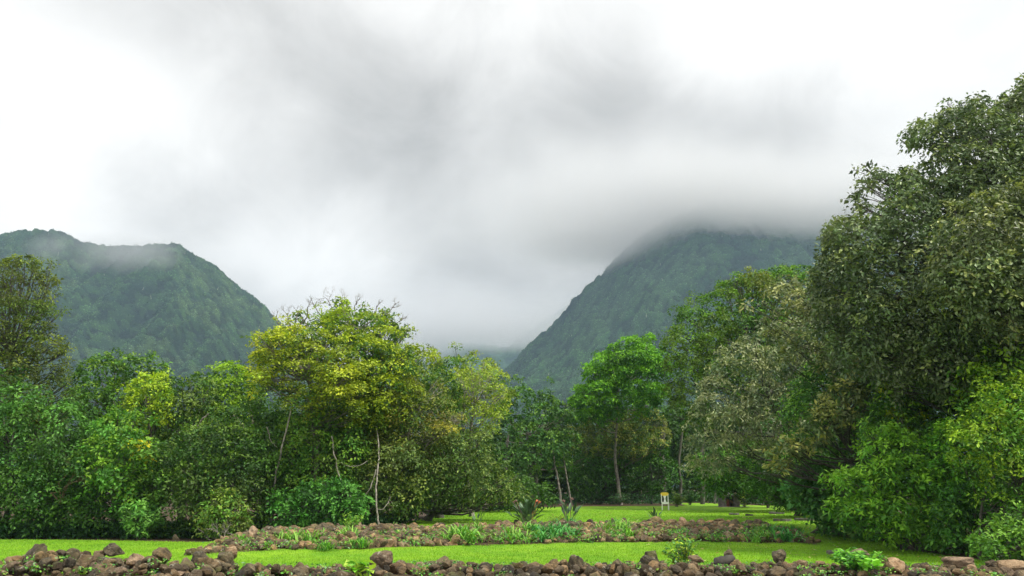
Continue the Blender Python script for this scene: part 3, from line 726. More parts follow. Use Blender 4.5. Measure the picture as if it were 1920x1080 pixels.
# --- right
tree('rounded_tree', 'deep green tree with a long rounded crown below the cloud-capped mountain', 'tree', (1450, 56),
     [(1256, 610), (1272, 570), (1300, 556), (1322, 540), (1365, 520), (1410, 508), (1470, 502), (1545, 500), (1580, 560), (1530, 700), (1400, 790), (1300, 810), (1258, 760), (1245, 690)], 48, r=1.05, depth=2.6,
     pal=[(0.035, 0.095, 0.02), (0.03, 0.08, 0.02), (0.055, 0.10, 0.025)], tip=(0.09, 0.20, 0.025), tipfrac=0.3, leaf=0.17, dens=58, seed=51, trunk_r=0.3,
     polys=[([(1400, 515), (1450, 505), (1480, 520), (1440, 560), (1400, 550)], 46, [(0.08, 0.11, 0.035), (0.07, 0.11, 0.03)], (0.15, 0.18, 0.04), 0.2)])
SV = [(0.105, 0.145, 0.065), (0.075, 0.12, 0.048), (0.12, 0.155, 0.08), (0.052, 0.095, 0.036)]
tree('silver_leaved_tree', 'spreading tree with long silvery-olive leaves sweeping down to the left', 'tree', (1570, 38),
     [(1300, 735), (1325, 690), (1370, 640), (1420, 610), (1470, 590), (1540, 590), (1580, 660), (1560, 760), (1500, 830), (1440, 860), (1380, 850), (1330, 890), (1285, 885), (1300, 850), (1272, 820), (1290, 780)], 36, r=0.75, depth=2.2,
     pal=SV, tip=(0.30, 0.32, 0.15), tipfrac=0.4, tipbias=1.3, leaf=0.19, aspect=0.34, dens=72, seed=52, droop=0.5, leafmat=LEAF_GLOSS, pk=1.0, trunk_r=0.22, limbs=0.22, flat=0.6, jit=0.8, spray_r=0.3, per=12)
tree('leafy_tree', 'mid-green tree in the shade under the silver-leaved boughs', 'tree', (1492, 46),
     [(1290, 870), (1350, 840), (1440, 830), (1520, 850), (1530, 945), (1480, 948), (1420, 930), (1330, 915)], 45, r=0.9, depth=1.5,
     pal=[(0.03, 0.09, 0.02), (0.024, 0.07, 0.02)], tip=(0.09, 0.20, 0.03), tipfrac=0.25, leaf=0.17, dens=75, seed=53, stems=2, bark=BARK_DARK, trunk_r=0.09)
tree('big_broadleaf_tree', 'huge dark broad-leaved tree towering over the right side of the lawn', 'tree', (1900, 26),
     [(2250, 60), (2050, 90), (1935, 150), (1880, 185), (1850, 172), (1800, 195), (1745, 205), (1708, 225), (1694, 258), (1715, 285), (1720, 312), (1668, 322), (1622, 322), (1606, 360), (1602, 392), (1572, 398), (1546, 430), (1536, 480), (1520, 540), (1545, 640), (1600, 700), (1700, 740), (1900, 760), (2250, 760)], 25, r=0.72, depth=2.6,
     pal=[(0.056, 0.088, 0.034), (0.066, 0.098, 0.038), (0.045, 0.075, 0.028), (0.068, 0.090, 0.04)], tip=(0.17, 0.21, 0.06), tipfrac=0.2, leaf=0.15, aspect=0.48, dens=112, back=1.0, seed=54, droop=0.45, leafmat=LEAF_GLOSS, pk=1.3, trunk_r=0.4, jit=0.75, spray_r=0.3, per=11,
     polys=[([(1750, 400), (1850, 350), (2000, 330), (2150, 400), (2150, 560), (1850, 640), (1740, 560)], 22, [(0.075, 0.10, 0.038), (0.06, 0.09, 0.034)], (0.2, 0.22, 0.06), 0.25)])
tree('silvery_tree', 'olive grey tree between the rounded crown and the huge dark tree', 'tree', (1640, 31),
     [(1410, 560), (1455, 525), (1510, 505), (1560, 470), (1620, 490), (1690, 580), (1700, 690), (1620, 720), (1540, 700), (1440, 640)], 29.5, r=0.75, depth=1.6,
     pal=[(0.08, 0.105, 0.045), (0.07, 0.10, 0.038), (0.095, 0.115, 0.05)], tip=(0.24, 0.25, 0.08), tipfrac=0.35, leaf=0.17, aspect=0.4, dens=66, seed=55, droop=0.4, leafmat=LEAF_GLOSS, pk=1.3, flat=0.6, trunk_r=0.16)
tree('leafy_tree', 'blue-green fine-leaved tree between the silver-leaved tree and the ochre branch', 'tree', (1590, 31.5),
     [(1455, 780), (1500, 690), (1560, 640), (1640, 640), (1720, 690), (1730, 800), (1640, 900), (1560, 950), (1490, 945), (1470, 890)], 30.6, r=0.7, depth=1.6,
     pal=BG, tip=(0.13, 0.26, 0.05), tipfrac=0.25, leaf=0.13, dens=80, seed=56, trunk_r=0.15)
tree('ochre_branch_tree', 'slender tree leaning left with ochre-yellow leaf rosettes along its bough', 'tree', (1700, 28.5),
     [(1422, 872), (1448, 838), (1490, 815), (1530, 770), (1560, 725), (1610, 698), (1655, 702), (1660, 735), (1610, 780), (1560, 815), (1510, 850), (1450, 888)], 27.6, r=0.42, depth=0.8,
     pal=[(0.07, 0.11, 0.035), (0.05, 0.09, 0.03), (0.09, 0.115, 0.04)], tip=(0.30, 0.29, 0.07), tipfrac=0.40, leaf=0.20, aspect=0.36, dens=85, seed=57, leafmat=LEAF_GLOSS, pk=1.3, spray_r=0.2, per=10, back=0.3)
tree('leafy_tree', 'dark tree behind the bright bush, beneath the huge broad-leaved tree', 'tree', (1780, 28.5),
     [(1640, 720), (1720, 680), (1850, 670), (2000, 660), (2200, 680), (2200, 980), (1900, 980), (1700, 960), (1620, 880)], 26.5, r=0.75, depth=1.2,
     pal=[(0.03, 0.09, 0.025), (0.04, 0.11, 0.028)], tip=(0.12, 0.24, 0.035), tipfrac=0.2, leaf=0.16, dens=60, seed=58, stems=2,
     polys=[([(1630, 690), (1660, 640), (1720, 620), (1780, 650), (1770, 760), (1700, 800), (1650, 780)], 25.8, [(0.035, 0.10, 0.025), (0.045, 0.12, 0.028)], (0.14, 0.26, 0.035), 0.3),
            ([(1770, 740), (1790, 660), (1840, 610), (1930, 600), (2040, 640), (2060, 760), (1900, 800)], 23.2, [(0.035, 0.10, 0.022), (0.05, 0.125, 0.025)], (0.15, 0.26, 0.03), 0.35)])
tree('leafy_bush', 'tall bright green pointed-leaf bush standing on the right edge of the lawn', 'bush', (1690, 25.2),
     [(1618, 830), (1632, 782), (1655, 800), (1690, 785), (1725, 835), (1760, 820), (1790, 860), (1800, 900), (1810, 1010), (1760, 1034), (1690, 1022), (1620, 1000), (1560, 960), (1530, 915), (1560, 890), (1610, 880)], 24.8, r=0.5, depth=1.1,
     pal=[(0.042, 0.125, 0.026), (0.055, 0.15, 0.028), (0.032, 0.10, 0.026)], tip=(0.15, 0.30, 0.045), tipfrac=0.45, tipbias=1.2, leaf=0.17, aspect=0.36, dens=92, seed=71, stems=4, trunk_r=0.05, droop=0.45, spray_r=0.25, per=12)
tree('leafy_tree', 'low deep green foliage closing the wood edge right of the stone hearth', 'tree', (1500, 40),
     [(1400, 850), (1470, 830), (1560, 850), (1620, 900), (1600, 960), (1530, 962), (1470, 950), (1420, 925)], 38.5, r=0.7, depth=1.0,
     pal=[(0.022, 0.07, 0.022), (0.03, 0.085, 0.025)], tip=(0.07, 0.16, 0.03), tipfrac=0.25, leaf=0.16, dens=65, seed=78, stems=3, trunk_r=0.08)
tree('leafy_bush', 'dark heart-leaved creeper bush at the foot of the right-hand trees, nearest the upper lawn', 'bush', (1520, 31.0),
     [(1465, 900), (1500, 868), (1550, 870), (1600, 920), (1660, 980), (1700, 1022), (1620, 1012), (1560, 992), (1520, 965)], 29.6, r=0.5, depth=0.9,
     pal=[(0.032, 0.11, 0.05), (0.042, 0.13, 0.055), (0.028, 0.09, 0.04)], tip=(0.08, 0.17, 0.08), tipfrac=0.3, leaf=0.15, aspect=0.8, dens=80, seed=72, stems=3, trunk_r=0.05, droop=0.7, jit=0.5)
tree('leafy_bush', 'mid-green pointed-leaf bush filling the space between the tall bright bush and the lime-yellow one', 'bush', (1790, 24.2),
     [(1740, 820), (1760, 790), (1800, 770), (1840, 790), (1850, 860), (1850, 940), (1800, 970), (1750, 920)], 23.8, r=0.42, depth=0.6,
     pal=[(0.045, 0.15, 0.025), (0.035, 0.12, 0.025)], tip=(0.14, 0.30, 0.035), tipfrac=0.35, leaf=0.15, aspect=0.38, dens=90, seed=77, stems=3, trunk_r=0.04, droop=0.4, spray_r=0.25, per=12)
tree('leafy_bush', 'lime-yellow small-leaved bush at the right edge, above the end of the front rock wall', 'bush', (1860, 21.6),
     [(1770, 830), (1785, 770), (1812, 790), (1835, 715), (1880, 730), (1915, 690), (1960, 710), (2080, 690), (2100, 900), (1960, 960), (1860, 950), (1815, 900), (1790, 880)], 21.2, r=0.48, depth=1.0,
     pal=[(0.05, 0.135, 0.022), (0.065, 0.15, 0.024), (0.038, 0.105, 0.022)], tip=(0.19, 0.29, 0.03), tipfrac=0.42, leaf=0.12, aspect=0.42, dens=110, seed=73, stems=4, trunk_r=0.05, spray_r=0.22)
tree('leafy_bush', 'mid-green low bush in the lower right corner behind the tan boulders', 'bush', (1880, 20.2),
     [(1822, 1010), (1850, 970), (1930, 940), (2100, 930), (2100, 1075), (1960, 1072), (1850, 1056)], 20.0, r=0.42, depth=0.8,
     pal=[(0.036, 0.10, 0.03), (0.045, 0.115, 0.03)], tip=(0.11, 0.22, 0.045), tipfrac=0.4, leaf=0.11, aspect=0.5, dens=110, seed=74, stems=4, trunk_r=0.04, spray_r=0.2)
tree('leafy_bush', 'shadowy bush between the bright pointed-leaf bush and the lower corner bush', 'bush', (1800, 23.4),
     [(1745, 940), (1800, 900), (1880, 900), (1940, 950), (1900, 1040), (1830, 1052), (1760, 1036)], 23.2, r=0.5, depth=0.8,
     pal=[(0.022, 0.075, 0.022), (0.028, 0.09, 0.028)], tip=(0.08, 0.19, 0.04), tipfrac=0.25, leaf=0.15, aspect=0.45, dens=85, seed=75, stems=3, trunk_r=0.04)
tree('flushed_tree', 'small sapling with lemon-yellow leaf tufts beside the bright pointed-leaf bush', 'tree', (1720, 26.0),
     [(1655, 730), (1690, 715), (1730, 730), (1740, 770), (1720, 800), (1670, 790)], 25.8, r=0.3, depth=0.4,
     pal=[(0.05, 0.12, 0.02), (0.035, 0.095, 0.02)], tip=(0.36, 0.42, 0.02), tipfrac=0.4, leaf=0.14, dens=60, seed=76, trunk_r=0.05, bark=BARK_PALE, spray_r=0.2)
print('leaves', N_LEAVES[0])

# slim pale stems and vines
def stem_thing(name, label, cat, pts, r0, r1, mat, seed=1, k=6, group=None):
    P = np.array([at(*p) for p in pts])
    n = 24; t = np.linspace(0, 1, len(P)); tt = np.linspace(0, 1, n)
    # Catmull-Rom style smoothing through numpy interpolation of a cubic-ish blend
    Q = np.stack([np.interp(tt, t, P[:, i]) for i in range(3)], 1)
    for _ in range(3):
        Q[1:-1] = 0.25 * Q[:-2] + 0.5 * Q[1:-1] + 0.25 * Q[2:]
    Q[1:-1] += np.random.default_rng(seed).normal(0, 0.012, Q[1:-1].shape)
    tb = Tubes(); tb.add(Q, np.linspace(r0, r1, n), k)
    o = link(name, tb.mesh(name, mat, P[0]), loc=P[0])
    return tag(o, label, cat, group)
stem_thing('slim_trunk', 'slim pale leaning trunk below the yellow tree, left of the hanging vines', 'trunk', [(508, 985, 32.2), (512, 925, 32.2), (523, 860, 32.2), (540, 795, 32.4), (550, 750, 32.6)], 0.05, 0.028, BARK_PALE, 1)
stem_thing('slim_trunk', 'slim knotty pale trunk rising from the rock wall below the olive tree', 'trunk', [(712, 992, 31.6), (705, 945, 31.6), (706, 900, 31.8), (712, 850, 32.4), (706, 800, 33)], 0.042, 0.022, BARK_PALE, 2)
stem_thing('hanging_vine', 'thick pale vine hanging in a deep U-shaped loop under the yellow tree', 'vine', [(622, 818, 32.2), (628, 860, 32.0), (638, 905, 31.9), (660, 938, 31.8), (680, 934, 31.8), (697, 915, 31.7), (705, 880, 31.8)], 0.028, 0.02, BARK_PALE, 3)
stem_thing('hanging_vine', 'thin grey vine swagging across above the deep loop', 'vine', [(630, 862, 32.3), (650, 874, 32.2), (672, 874, 32.2), (690, 864, 32.3)], 0.015, 0.012, BARK_PALE, 4)
stem_thing('hanging_vine', 'short curled vine low beside the knotty trunk', 'vine', [(706, 955, 31.6), (718, 955, 31.6), (728, 944, 31.7), (732, 930, 31.9)], 0.014, 0.01, BARK_PALE, 5)
stem_thing('hanging_vine', 'thin vine bowing down left of the slim leaning trunk', 'vine', [(500, 800, 32.8), (508, 828, 32.6), (520, 840, 32.5)], 0.02, 0.014, BARK_PALE, 6)
stem_thing('slim_trunk', 'upright grey trunk in the shade under the yellow tree', 'trunk', [(590, 960, 33.0), (592, 900, 33.0), (597, 830, 33.2), (602, 770, 33.4)], 0.12, 0.08, BARK_PALE, 7)
stem_thing('slim_trunk', 'slanting lichen-pale trunk at the back edge of the upper lawn, left one of the pair', 'trunk', [(1053, 952, 53), (1048, 910, 53), (1040, 870, 53.2), (1036, 840, 53.5)], 0.09, 0.05, BARK_GREY, 8)
stem_thing('slim_trunk', 'slanting lichen-pale trunk at the back edge of the upper lawn, right one of the pair', 'trunk', [(1072, 950, 53.5), (1066, 915, 53.5), (1060, 880, 53.5), (1056, 850, 54)], 0.07, 0.04, BARK_GREY, 9)
stem_thing('slim_trunk', 'forked white dead branch showing in the dark left thicket', 'trunk', [(372, 800, 34.5), (380, 785, 34.3), (392, 775, 34.3)], 0.05, 0.025, BARK_PALE, 10)
BARK_MID = mat_bark('bark_shade_toned', (0.035, 0.033, 0.025), (0.13, 0.125, 0.10))  # grey bark darkened, so the shade of the wood sits in its colour
for k, (px, Y, top, r, lab) in enumerate([(1275, 60, 870, .16, 'pale straight trunk just right of the white chair'), (1317, 62, 860, .22, 'broad grey trunk midway between the white chair and the stone hearth'),
        (1340, 66, 870, .12, 'thin dark trunk left of the stone hearth'), (1222, 62, 870, .10, 'thin grey trunk left of the white chair'), (1243, 63, 850, .30, 'stout dark trunk behind the white chair'), (1490, 58, 880, .1, 'thin trunk in the shade right of the stone hearth'), (950, 60, 870, .15, 'dark trunk in the shade above the orange-flowered plant')]):
    y0 = 946
    stem_thing('tree_trunk', lab, 'trunk', [(px, y0 + 4, Y), (px + 2, (y0 + top) / 2, Y), (px - 3, top, Y), (px + 4, top - 60, Y)], r * .8, r * 0.5, BARK_MID, 20 + k, 8)

# bare twigs on top of the tallest middle tree and dry twig tangle
def bare_branches(name, label, cat, roots, mat, seed, parent=None):
    rng = np.random.default_rng(seed)
    tb = Tubes(); b0 = np.array(at(*roots[0][:3]))
    def rec(p, d, L, r, lev):
        e = p + d * L
        tb.add(curve_pts(p, e, rng.normal(0, 0.06 * L, 3), 5, rng), np.linspace(r, r * 0.55, 5), 4 if lev < 3 else 3)
        if lev == 0: return
        for _ in range(rng.integers(2, 4)):
            dd = unit((d + rng.normal(0, 0.5, 3) + np.array([0, 0, 0.12]))[None])[0]
            rec(p + d * L * rng.uniform(0.55, 1.0), dd, L * rng.uniform(0.55, 0.8), r * 0.55, lev - 1)
    hub = np.mean([at(*r[:3]) for r in roots], 0) - np.array([0, -0.2, 0.7])
    if len(roots) > 1:
        for r in roots:
            tb.add(curve_pts(hub, np.array(at(*r[:3])), (0, 0, .05), 5, rng), np.linspace(.035, .028, 5), 5)
    for (px, py, Y, dx, dz, L) in roots:
        rec(np.array(at(px, py, Y)), unit(np.array([[dx, rng.normal(0, 0.2), dz]]))[0], L, 0.028, 4)
    o = link(name, tb.mesh(name, mat, b0), loc=b0)
    return tag(o, label, cat)
bare_branches('bare_treetop', 'bare grey twigs fanning out above the tallest middle tree', 'branches', [(600, 590, 36.5, -.6, 1, .5), (625, 585, 36.3, -.5, 1, .6), (640, 580, 36.5, .1, 1, .45), (665, 582, 36.5, .3, 1, .4), (705, 585, 36.5, .1, 1, .35), (725, 590, 36.5, .6, .9, .5), (740, 610, 36, .8, .6, .4)], BARK_GREY, 5)
bare_branches('bare_treetop', 'bare grey twigs left of the highest crown, over the yellow tiers', 'branches', [(540, 600, 35, -.3, 1, .35), (555, 598, 35, .2, 1, .4), (575, 596, 35, .1, 1, .5), (520, 606, 35, -.3, 1, .3)], BARK_GREY, 6)
bare_branches('dry_twigs', 'tangle of dry brown twigs in the left wood edge beside the yellow-leaved tree', 'branches', [(95, 925, 31.9, .9, .3, .7), (110, 905, 31.9, .7, .8, .7), (130, 900, 31.9, .5, 1, .8), (120, 915, 31.8, 1, .5, .8)], mat_bark('dry_twig', (0.10, 0.07, 0.04), (0.22, 0.16, 0.10)), 7)
bare_branches('bare_branch', 'curling bare pale branches inside the olive-brown tree', 'branches', [(770, 760, 33.6, -.2, 1, .4), (790, 755, 33.4, .9, .3, .5), (760, 765, 33.5, .6, .1, .5), (775, 765, 33.4, -.8, .2, .4)], BARK_PALE, 8)
bare_branches('bare_branch', 'open forked branches inside the pale yellow tree', 'branches', [(868, 760, 37.4, .2, 1, .6), (872, 755, 37.3, .8, .7, .7), (870, 758, 37.3, .5, .9, .7)], BARK_PALE, 9)
bare_branches('dry_twigs', 'dead white twigs lying at the right end of the left lawn', 'branches', [(415, 1008, 30.2, -.5, .8, .3), (440, 1010, 30.2, -.7, .5, .35), (420, 1010, 30.0, .2, .9, .25)], BARK_PALE, 10)

# ---------------------------------------------------------------- rocks
def mat_rock(name, c1, c2, lichen=0.6, attr=False):
    m, ns, ln = new_mat(name)
    out = ns.new('ShaderNodeOutputMaterial'); b = ns.new('ShaderNodeBsdfPrincipled'); b.inputs['Roughness'].default_value = 0.85
    tc = ns.new('ShaderNodeTexCoord'); oi = ns.new('ShaderNodeObjectInfo')
    add = N(ns, 'ShaderNodeVectorMath', operation='ADD'); ln.new(tc.outputs['Object'], add.inputs[0]); 
    mu = N(ns, 'ShaderNodeMath', operation='MULTIPLY'); mu.inputs[1].default_value = 37.0; ln.new(oi.outputs['Random'], mu.inputs[0]); ln.new(mu.outputs[0], add.inputs[1])
    n1 = N(ns, 'ShaderNodeTexNoise', inputs={'Scale': 3.0, 'Detail': 7.0, 'Roughness': 0.65}); ln.new(add.outputs[0], n1.inputs['Vector'])
    r = ns.new('ShaderNodeValToRGB'); r.color_ramp.elements[0].position = 0.35; r.color_ramp.elements[1].position = 0.68
    r.color_ramp.elements[0].color = (*c1, 1); r.color_ramp.elements[1].color = (*c2, 1); ln.new(n1.outputs[0], r.inputs[0])
    mr = N(ns, 'ShaderNodeMapRange'); mr.inputs['To Min'].default_value = 0.55; mr.inputs['To Max'].default_value = 1.6; ln.new(oi.outputs['Random'], mr.inputs[0])
    sc = N(ns, 'ShaderNodeVectorMath', operation='SCALE'); ln.new(r.outputs[0], sc.inputs[0]); ln.new(mr.outputs[0], sc.inputs['Scale'])
    if attr:
        at_ = N(ns, 'ShaderNodeAttribute', attribute_name='col'); sc2 = N(ns, 'ShaderNodeVectorMath', operation='MULTIPLY')
        ln.new(sc.outputs[0], sc2.inputs[0]); ln.new(at_.outputs['Color'], sc2.inputs[1]); sc = sc2
    # lichen spots
    n2 = N(ns, 'ShaderNodeTexNoise', inputs={'Scale': 4.5, 'Detail': 8.0, 'Roughness': 0.8}); ln.new(add.outputs[0], n2.inputs['Vector'])
    r2 = ns.new('ShaderNodeValToRGB'); r2.color_ramp.elements[0].position = 0.57; r2.color_ramp.elements[1].position = 0.64
    r2.color_ramp.elements[0].color = (0, 0, 0, 1); r2.color_ramp.elements[1].color = (lichen, lichen, lichen, 1); ln.new(n2.outputs[0], r2.inputs[0])
    mx = N(ns, 'ShaderNodeMix', data_type='RGBA'); mx.inputs[7].default_value = (0.48, 0.45, 0.34, 1)
    ln.new(r2.outputs[0], mx.inputs[0]); ln.new(sc.outputs[0], mx.inputs[6])
    # moss
    n3 = N(ns, 'ShaderNodeTexNoise', inputs={'Scale': 1.6, 'Detail': 6.0, 'Roughness': 0.7}); ln.new(add.outputs[0], n3.inputs['Vector'])
    r3 = ns.new('ShaderNodeValToRGB'); r3.color_ramp.elements[0].position = 0.54; r3.color_ramp.elements[1].position = 0.70
    r3.color_ramp.elements[0].color = (0, 0, 0, 1); r3.color_ramp.elements[1].color = (.8, .8, .8, 1); ln.new(n3.outputs[0], r3.inputs[0])
    mx2 = N(ns, 'ShaderNodeMix', data_type='RGBA'); mx2.inputs[7].default_value = (0.11, 0.115, 0.025, 1)
    ln.new(r3.outputs[0], mx2.inputs[0]); ln.new(mx.outputs[2], mx2.inputs[6]); ln.new(mx2.outputs[2], b.inputs['Base Color'])
    bp = N(ns, 'ShaderNodeBump'); bp.inputs['Strength'].default_value = 1.0; bp.inputs['Distance'].default_value = 0.10
    ln.new(n2.outputs[0], bp.inputs['Height']); ln.new(bp.outputs[0], b.inputs['Normal']); ln.new(b.outputs[0], out.inputs['Surface'])
    return m
ROCK = mat_rock('fieldstone', (0.040, 0.027, 0.012), (0.29, 0.195, 0.09))
ROCK_TAN = mat_rock('tan_fieldstone', (0.20, 0.12, 0.06), (0.42, 0.29, 0.17), 0.3)
ROCK_PINK = mat_rock('pinkish_fieldstone', (0.08, 0.048, 0.028), (0.34, 0.24, 0.15), 0.9)
ROCK_DARK = mat_rock('dark_fieldstone', (0.026, 0.020, 0.011), (0.18, 0.14, 0.075))

def rock_arrays(seed, sub=3, rounded=0.5):
    bm = bmesh.new(); bmesh.ops.create_icosphere(bm, subdivisions=sub, radius=1.0)
    V = np.array([v.co[:] for v in bm.verts]); F = np.array([[v.index for v in f.verts] for f in bm.faces]); bm.free()
    rng = np.random.default_rng(seed)
    # cut the ball with random planes: rounded but angular field stones
    for _ in range(int(14 * (1 - rounded)) + 5):
        n = rand_unit(rng, 1)[0]; d = rng.uniform(0.50, 0.88)
        h = V @ n - d
        V = V - np.where(h > 0, h * rng.uniform(0.7, 0.95), 0)[:, None] * n
    s = V * 1.7 + seed * 3.1
    V = V * (1 + 0.30 * (fbm(s[:, 0], s[:, 1], s[:, 2], o=4) - 0.5) * 2)[:, None]
    return V, F
RV = [rock_arrays(100 + k, 4, 0.0 + 0.08 * (k % 6)) for k in range(14)]
RM = {}
def rock_mesh(k, mat):
    key = (k, mat.name)
    if key not in RM: RM[key] = mesh_np('rock', RV[k][0] * 0.5, RV[k][1], mat, None, smooth=False, k=3)
    return RM[key]
def euler_m(rng): return Matrix.Rotation(rng.uniform(0, 6.28), 3, 'Z') @ Matrix.Rotation(rng.normal(0, 0.5), 3, 'X') @ Matrix.Rotation(rng.normal(0, 0.5), 3, 'Y')

rng = np.random.default_rng(77)
def put_rock(pos, size, label, group, mat=ROCK, k=None, rot=None, name='rock', squash=(1, 1, 1)):
    k = int(rng.integers(14)) if k is None else k
    o = bpy.data.objects.new(name, rock_mesh(k, mat)); COL.objects.link(o)
    o.location = pos
    o.rotation_euler = rot if rot is not None else euler_m(rng).to_euler()
    o.scale = (size * squash[0], size * squash[1], size * squash[2])
    return tag(o, label, 'rock', group)

def wall1_top(X):      # height of the front pile
    px = X / 16.0 * FX + 960
    return np.interp(px, [-200, 20, 45, 60, 150, 250, 320, 350, 380, 400, 440, 520, 700, 1000, 1400, 1900, 2200], [0.0, 0.02, 0.2, 0.44, 0.44, 0.46, 0.34, 0.08, 0.26, 0.34, 0.32, 0.22, 0.24, 0.24, 0.25, 0.20, 0.2])
def wall1_z(X, Y):
    bk = front_back(X) - 0.5
    c = (Y - (bk - 1.5)) / 1.7
    return wall1_top(X) * (0.65 + 0.75 * fbm(np.asarray(X, float) * 0.9 + 3, np.asarray(X, float) * 0, o=3)) * np.clip(1 - np.abs(c) ** 2.4, 0, 1)
G1 = 'stones of the front dry rock wall'; G2 = 'stones of the far rock wall edging the upper lawn'
taken = []
def free(x, y, r, f=0.62):
    for (a, b, q) in taken:
        if (a - x) ** 2 + (b - y) ** 2 < ((q + r) * f) ** 2: return False
    return True

# single stones that stand out, placed where they stand in the wall
SP = [((68, 1048), 16.4, .60, (0.75, .8, 1.05), ROCK_DARK, 'upright egg-shaped boulder, tallest stone at the left end of the front wall'),
      ((31, 1072), 15.9, .34, (1, 1, .8), ROCK, 'low stone at the very left end of the front wall'),
      ((116, 1042), 16.6, .36, (1.0, .8, .75), ROCK_DARK, 'tilted dark stone just right of the upright egg-shaped boulder'),
      ((148, 1042), 16.9, .24, (1, 1, .9), ROCK, 'small squarish stone on top of the left part of the front wall'),
      ((188, 1040), 16.9, .30, (1.1, .9, .8), ROCK, 'sloping brown stone left of the flat-topped crest stone'),
      ((217, 1033), 16.9, .38, (1.15, .9, .72), ROCK_DARK, 'flat-topped dark stone crowning the left part of the front wall'),
      ((160, 1058), 16.2, .50, (1.1, 1, .95), ROCK, 'big rounded brown stone in the left part of the front wall'),
      ((196, 1058), 16.1, .44, (.9, 1, .95), ROCK_DARK, 'mossy rounded stone below the flat-topped crest stone'),
      ((252, 1050), 16.5, .34, (1, 1, 1), ROCK_PINK, 'pinkish lichen-spotted stone in the left part of the front wall'),
      ((303, 1040), 16.8, .36, (1.1, 1, .85), ROCK, 'lichen-edged stone at the right shoulder of the left rock heap'),
      ((375, 1050), 16.6, .44, (1.2, .9, .8), ROCK_DARK, 'dark humped stone across the gap from the left rock heap'),
      ((400, 1062), 16.0, .46, (1.3, .9, .6), ROCK, 'long slanting brown slab beside the dark humped stone'),
      ((424, 1056), 16.1, .44, (.9, .9, 1), ROCK_DARK, 'blackish round stone right of the slanting slab'),
      ((432, 1037), 17.3, .34, (1, .8, .8), ROCK_TAN, 'tan pointed stone where the two rock walls meet'),
      ((716, 1050), 16.3, .44, (1, 1, .95), ROCK_PINK, 'purplish boulder with a white cap in the front wall'),
      ((1612, 1040), 17.6, .46, (1.3, 1, .65), ROCK_PINK, 'broad pink-brown boulder behind the leafy weed bush'),
      ((1652, 1049), 17.2, .32, (1.2, 1, .9), ROCK_TAN, 'pale tan round stone beside the broad pink-brown boulder'),
      ((1676, 1062), 16.4, .42, (1.05, 1, .85), ROCK_TAN, 'smooth tan boulder in the right part of the front wall'),
      ((1824, 1070), 16.2, .24, (1, 1, 1), ROCK_TAN, 'small smooth yellowish cobble in the right part of the front wall'),
      ((1895, 1060), 16.8, .42, (1.4, 1, .65), ROCK_TAN, 'orange-tan flat boulder at the right end of the front wall'),
      ((1862, 1057), 17.0, .34, (1.3, 1, .5), ROCK, 'thin ledge stone beside the orange-tan flat boulder'),
      ((1800, 1054), 17.2, .46, (1.4, 1, .6), ROCK_PINK, 'long reddish flat stone near the right end of the front wall'),
      ((1462, 1042), 17.4, .34, (1, 1, .95), ROCK_DARK, 'dark round stone standing up from the right half of the front wall'),
      ((1505, 1058), 17.2, .30, (1, 1, .9), ROCK_TAN, 'ochre rounded stone left of the leafy weed bush'),
      ((1222, 1046), 17.6, .34, (1.1, 1, .9), ROCK_DARK, 'dark stone with a white streak just left of the yellow-green shrub'),
      ((1306, 1048), 17.6, .30, (1.3, .9, .6), ROCK_TAN, 'pale wedge stone lying left of the black log')]
for (p, Y, s, sq, mt, lab) in SP:
    c = at(p[0], p[1], Y)
    put_rock(c, s * 1.08, lab, None, mt, squash=sq, rot=(rng.normal(0, .15), rng.normal(0, .15), rng.uniform(0, 6.28)) if sq != (0.75, .8, 1.05) else (0.1, 0.15, 0.4), k=5 if sq == (0.75, .8, 1.05) else None)
    taken.append((c[0], c[1], s * 0.5))
n1 = 0
for it in range(6000):
    if n1 >= 150: break
    X = rng.uniform(-11.4, 12.6); Y = rng.uniform(14.6, float(front_back(X)) - 0.1)
    if wall1_top(X) < 0.15: continue
    s = rng.choice([rng.uniform(.22, .31), rng.uniform(.31, .42)], p=[.62, .38])
    if not free(X, Y, s * 0.5, 0.53): continue
    z = float(ground_z(X, Y)) + float(wall1_z(X, Y)) - s * 0.10 + rng.normal(0, 0.03)
    z = max(z, s * 0.12)
    taken.append((X, Y, s * 0.5)); n1 += 1
    put_rock((X, Y, z), s, 'brown lichen-speckled stone of the front rock wall', G1, ROCK_DARK if rng.random() < .35 else (ROCK_PINK if rng.random() < .12 else ROCK), squash=(rng.uniform(.85, 1.25), rng.uniform(.8, 1.1), rng.uniform(.6, .9)))
def wall2_z(X, Y):
    return float(ground_z(X, Y))
W2 = [((475, 1008), 25.6, .55, (1, 1, .8), ROCK_PINK, 'large pale boulder at the left end of the far rock wall'),
      ((500, 1002), 26.2, .50, (1.1, 1, .85), ROCK_DARK, 'large dark boulder second from the left end of the far rock wall'),
      ((525, 1003), 26.0, .46, (1.1, 1, .9), ROCK, 'round reddish boulder third from the left end of the far rock wall'),
      ((995, 977), 31.2, .50, (1.1, 1, .9), ROCK, 'reddish boulder at the foot of the orange-flowered plant'),
      ((1235, 974), 32.2, .62, (1.2, 1, .75), ROCK, 'big brown boulder in front of the paddle-leaved plant beside the white chair'),
      ((1282, 972), 32.4, .44, (1.1, 1, .9), ROCK_TAN, 'pale-capped boulder on the crest of the far rock wall, right of the white chair'),
      ((1348, 970), 32.4, .48, (1, 1, .85), ROCK, 'pointed boulder on the crest of the far rock wall below the stone hearth'),
      ((1420, 978), 31.6, .44, (1.2, 1, .8), ROCK_DARK, 'dark boulder at the right end of the far rock wall')]
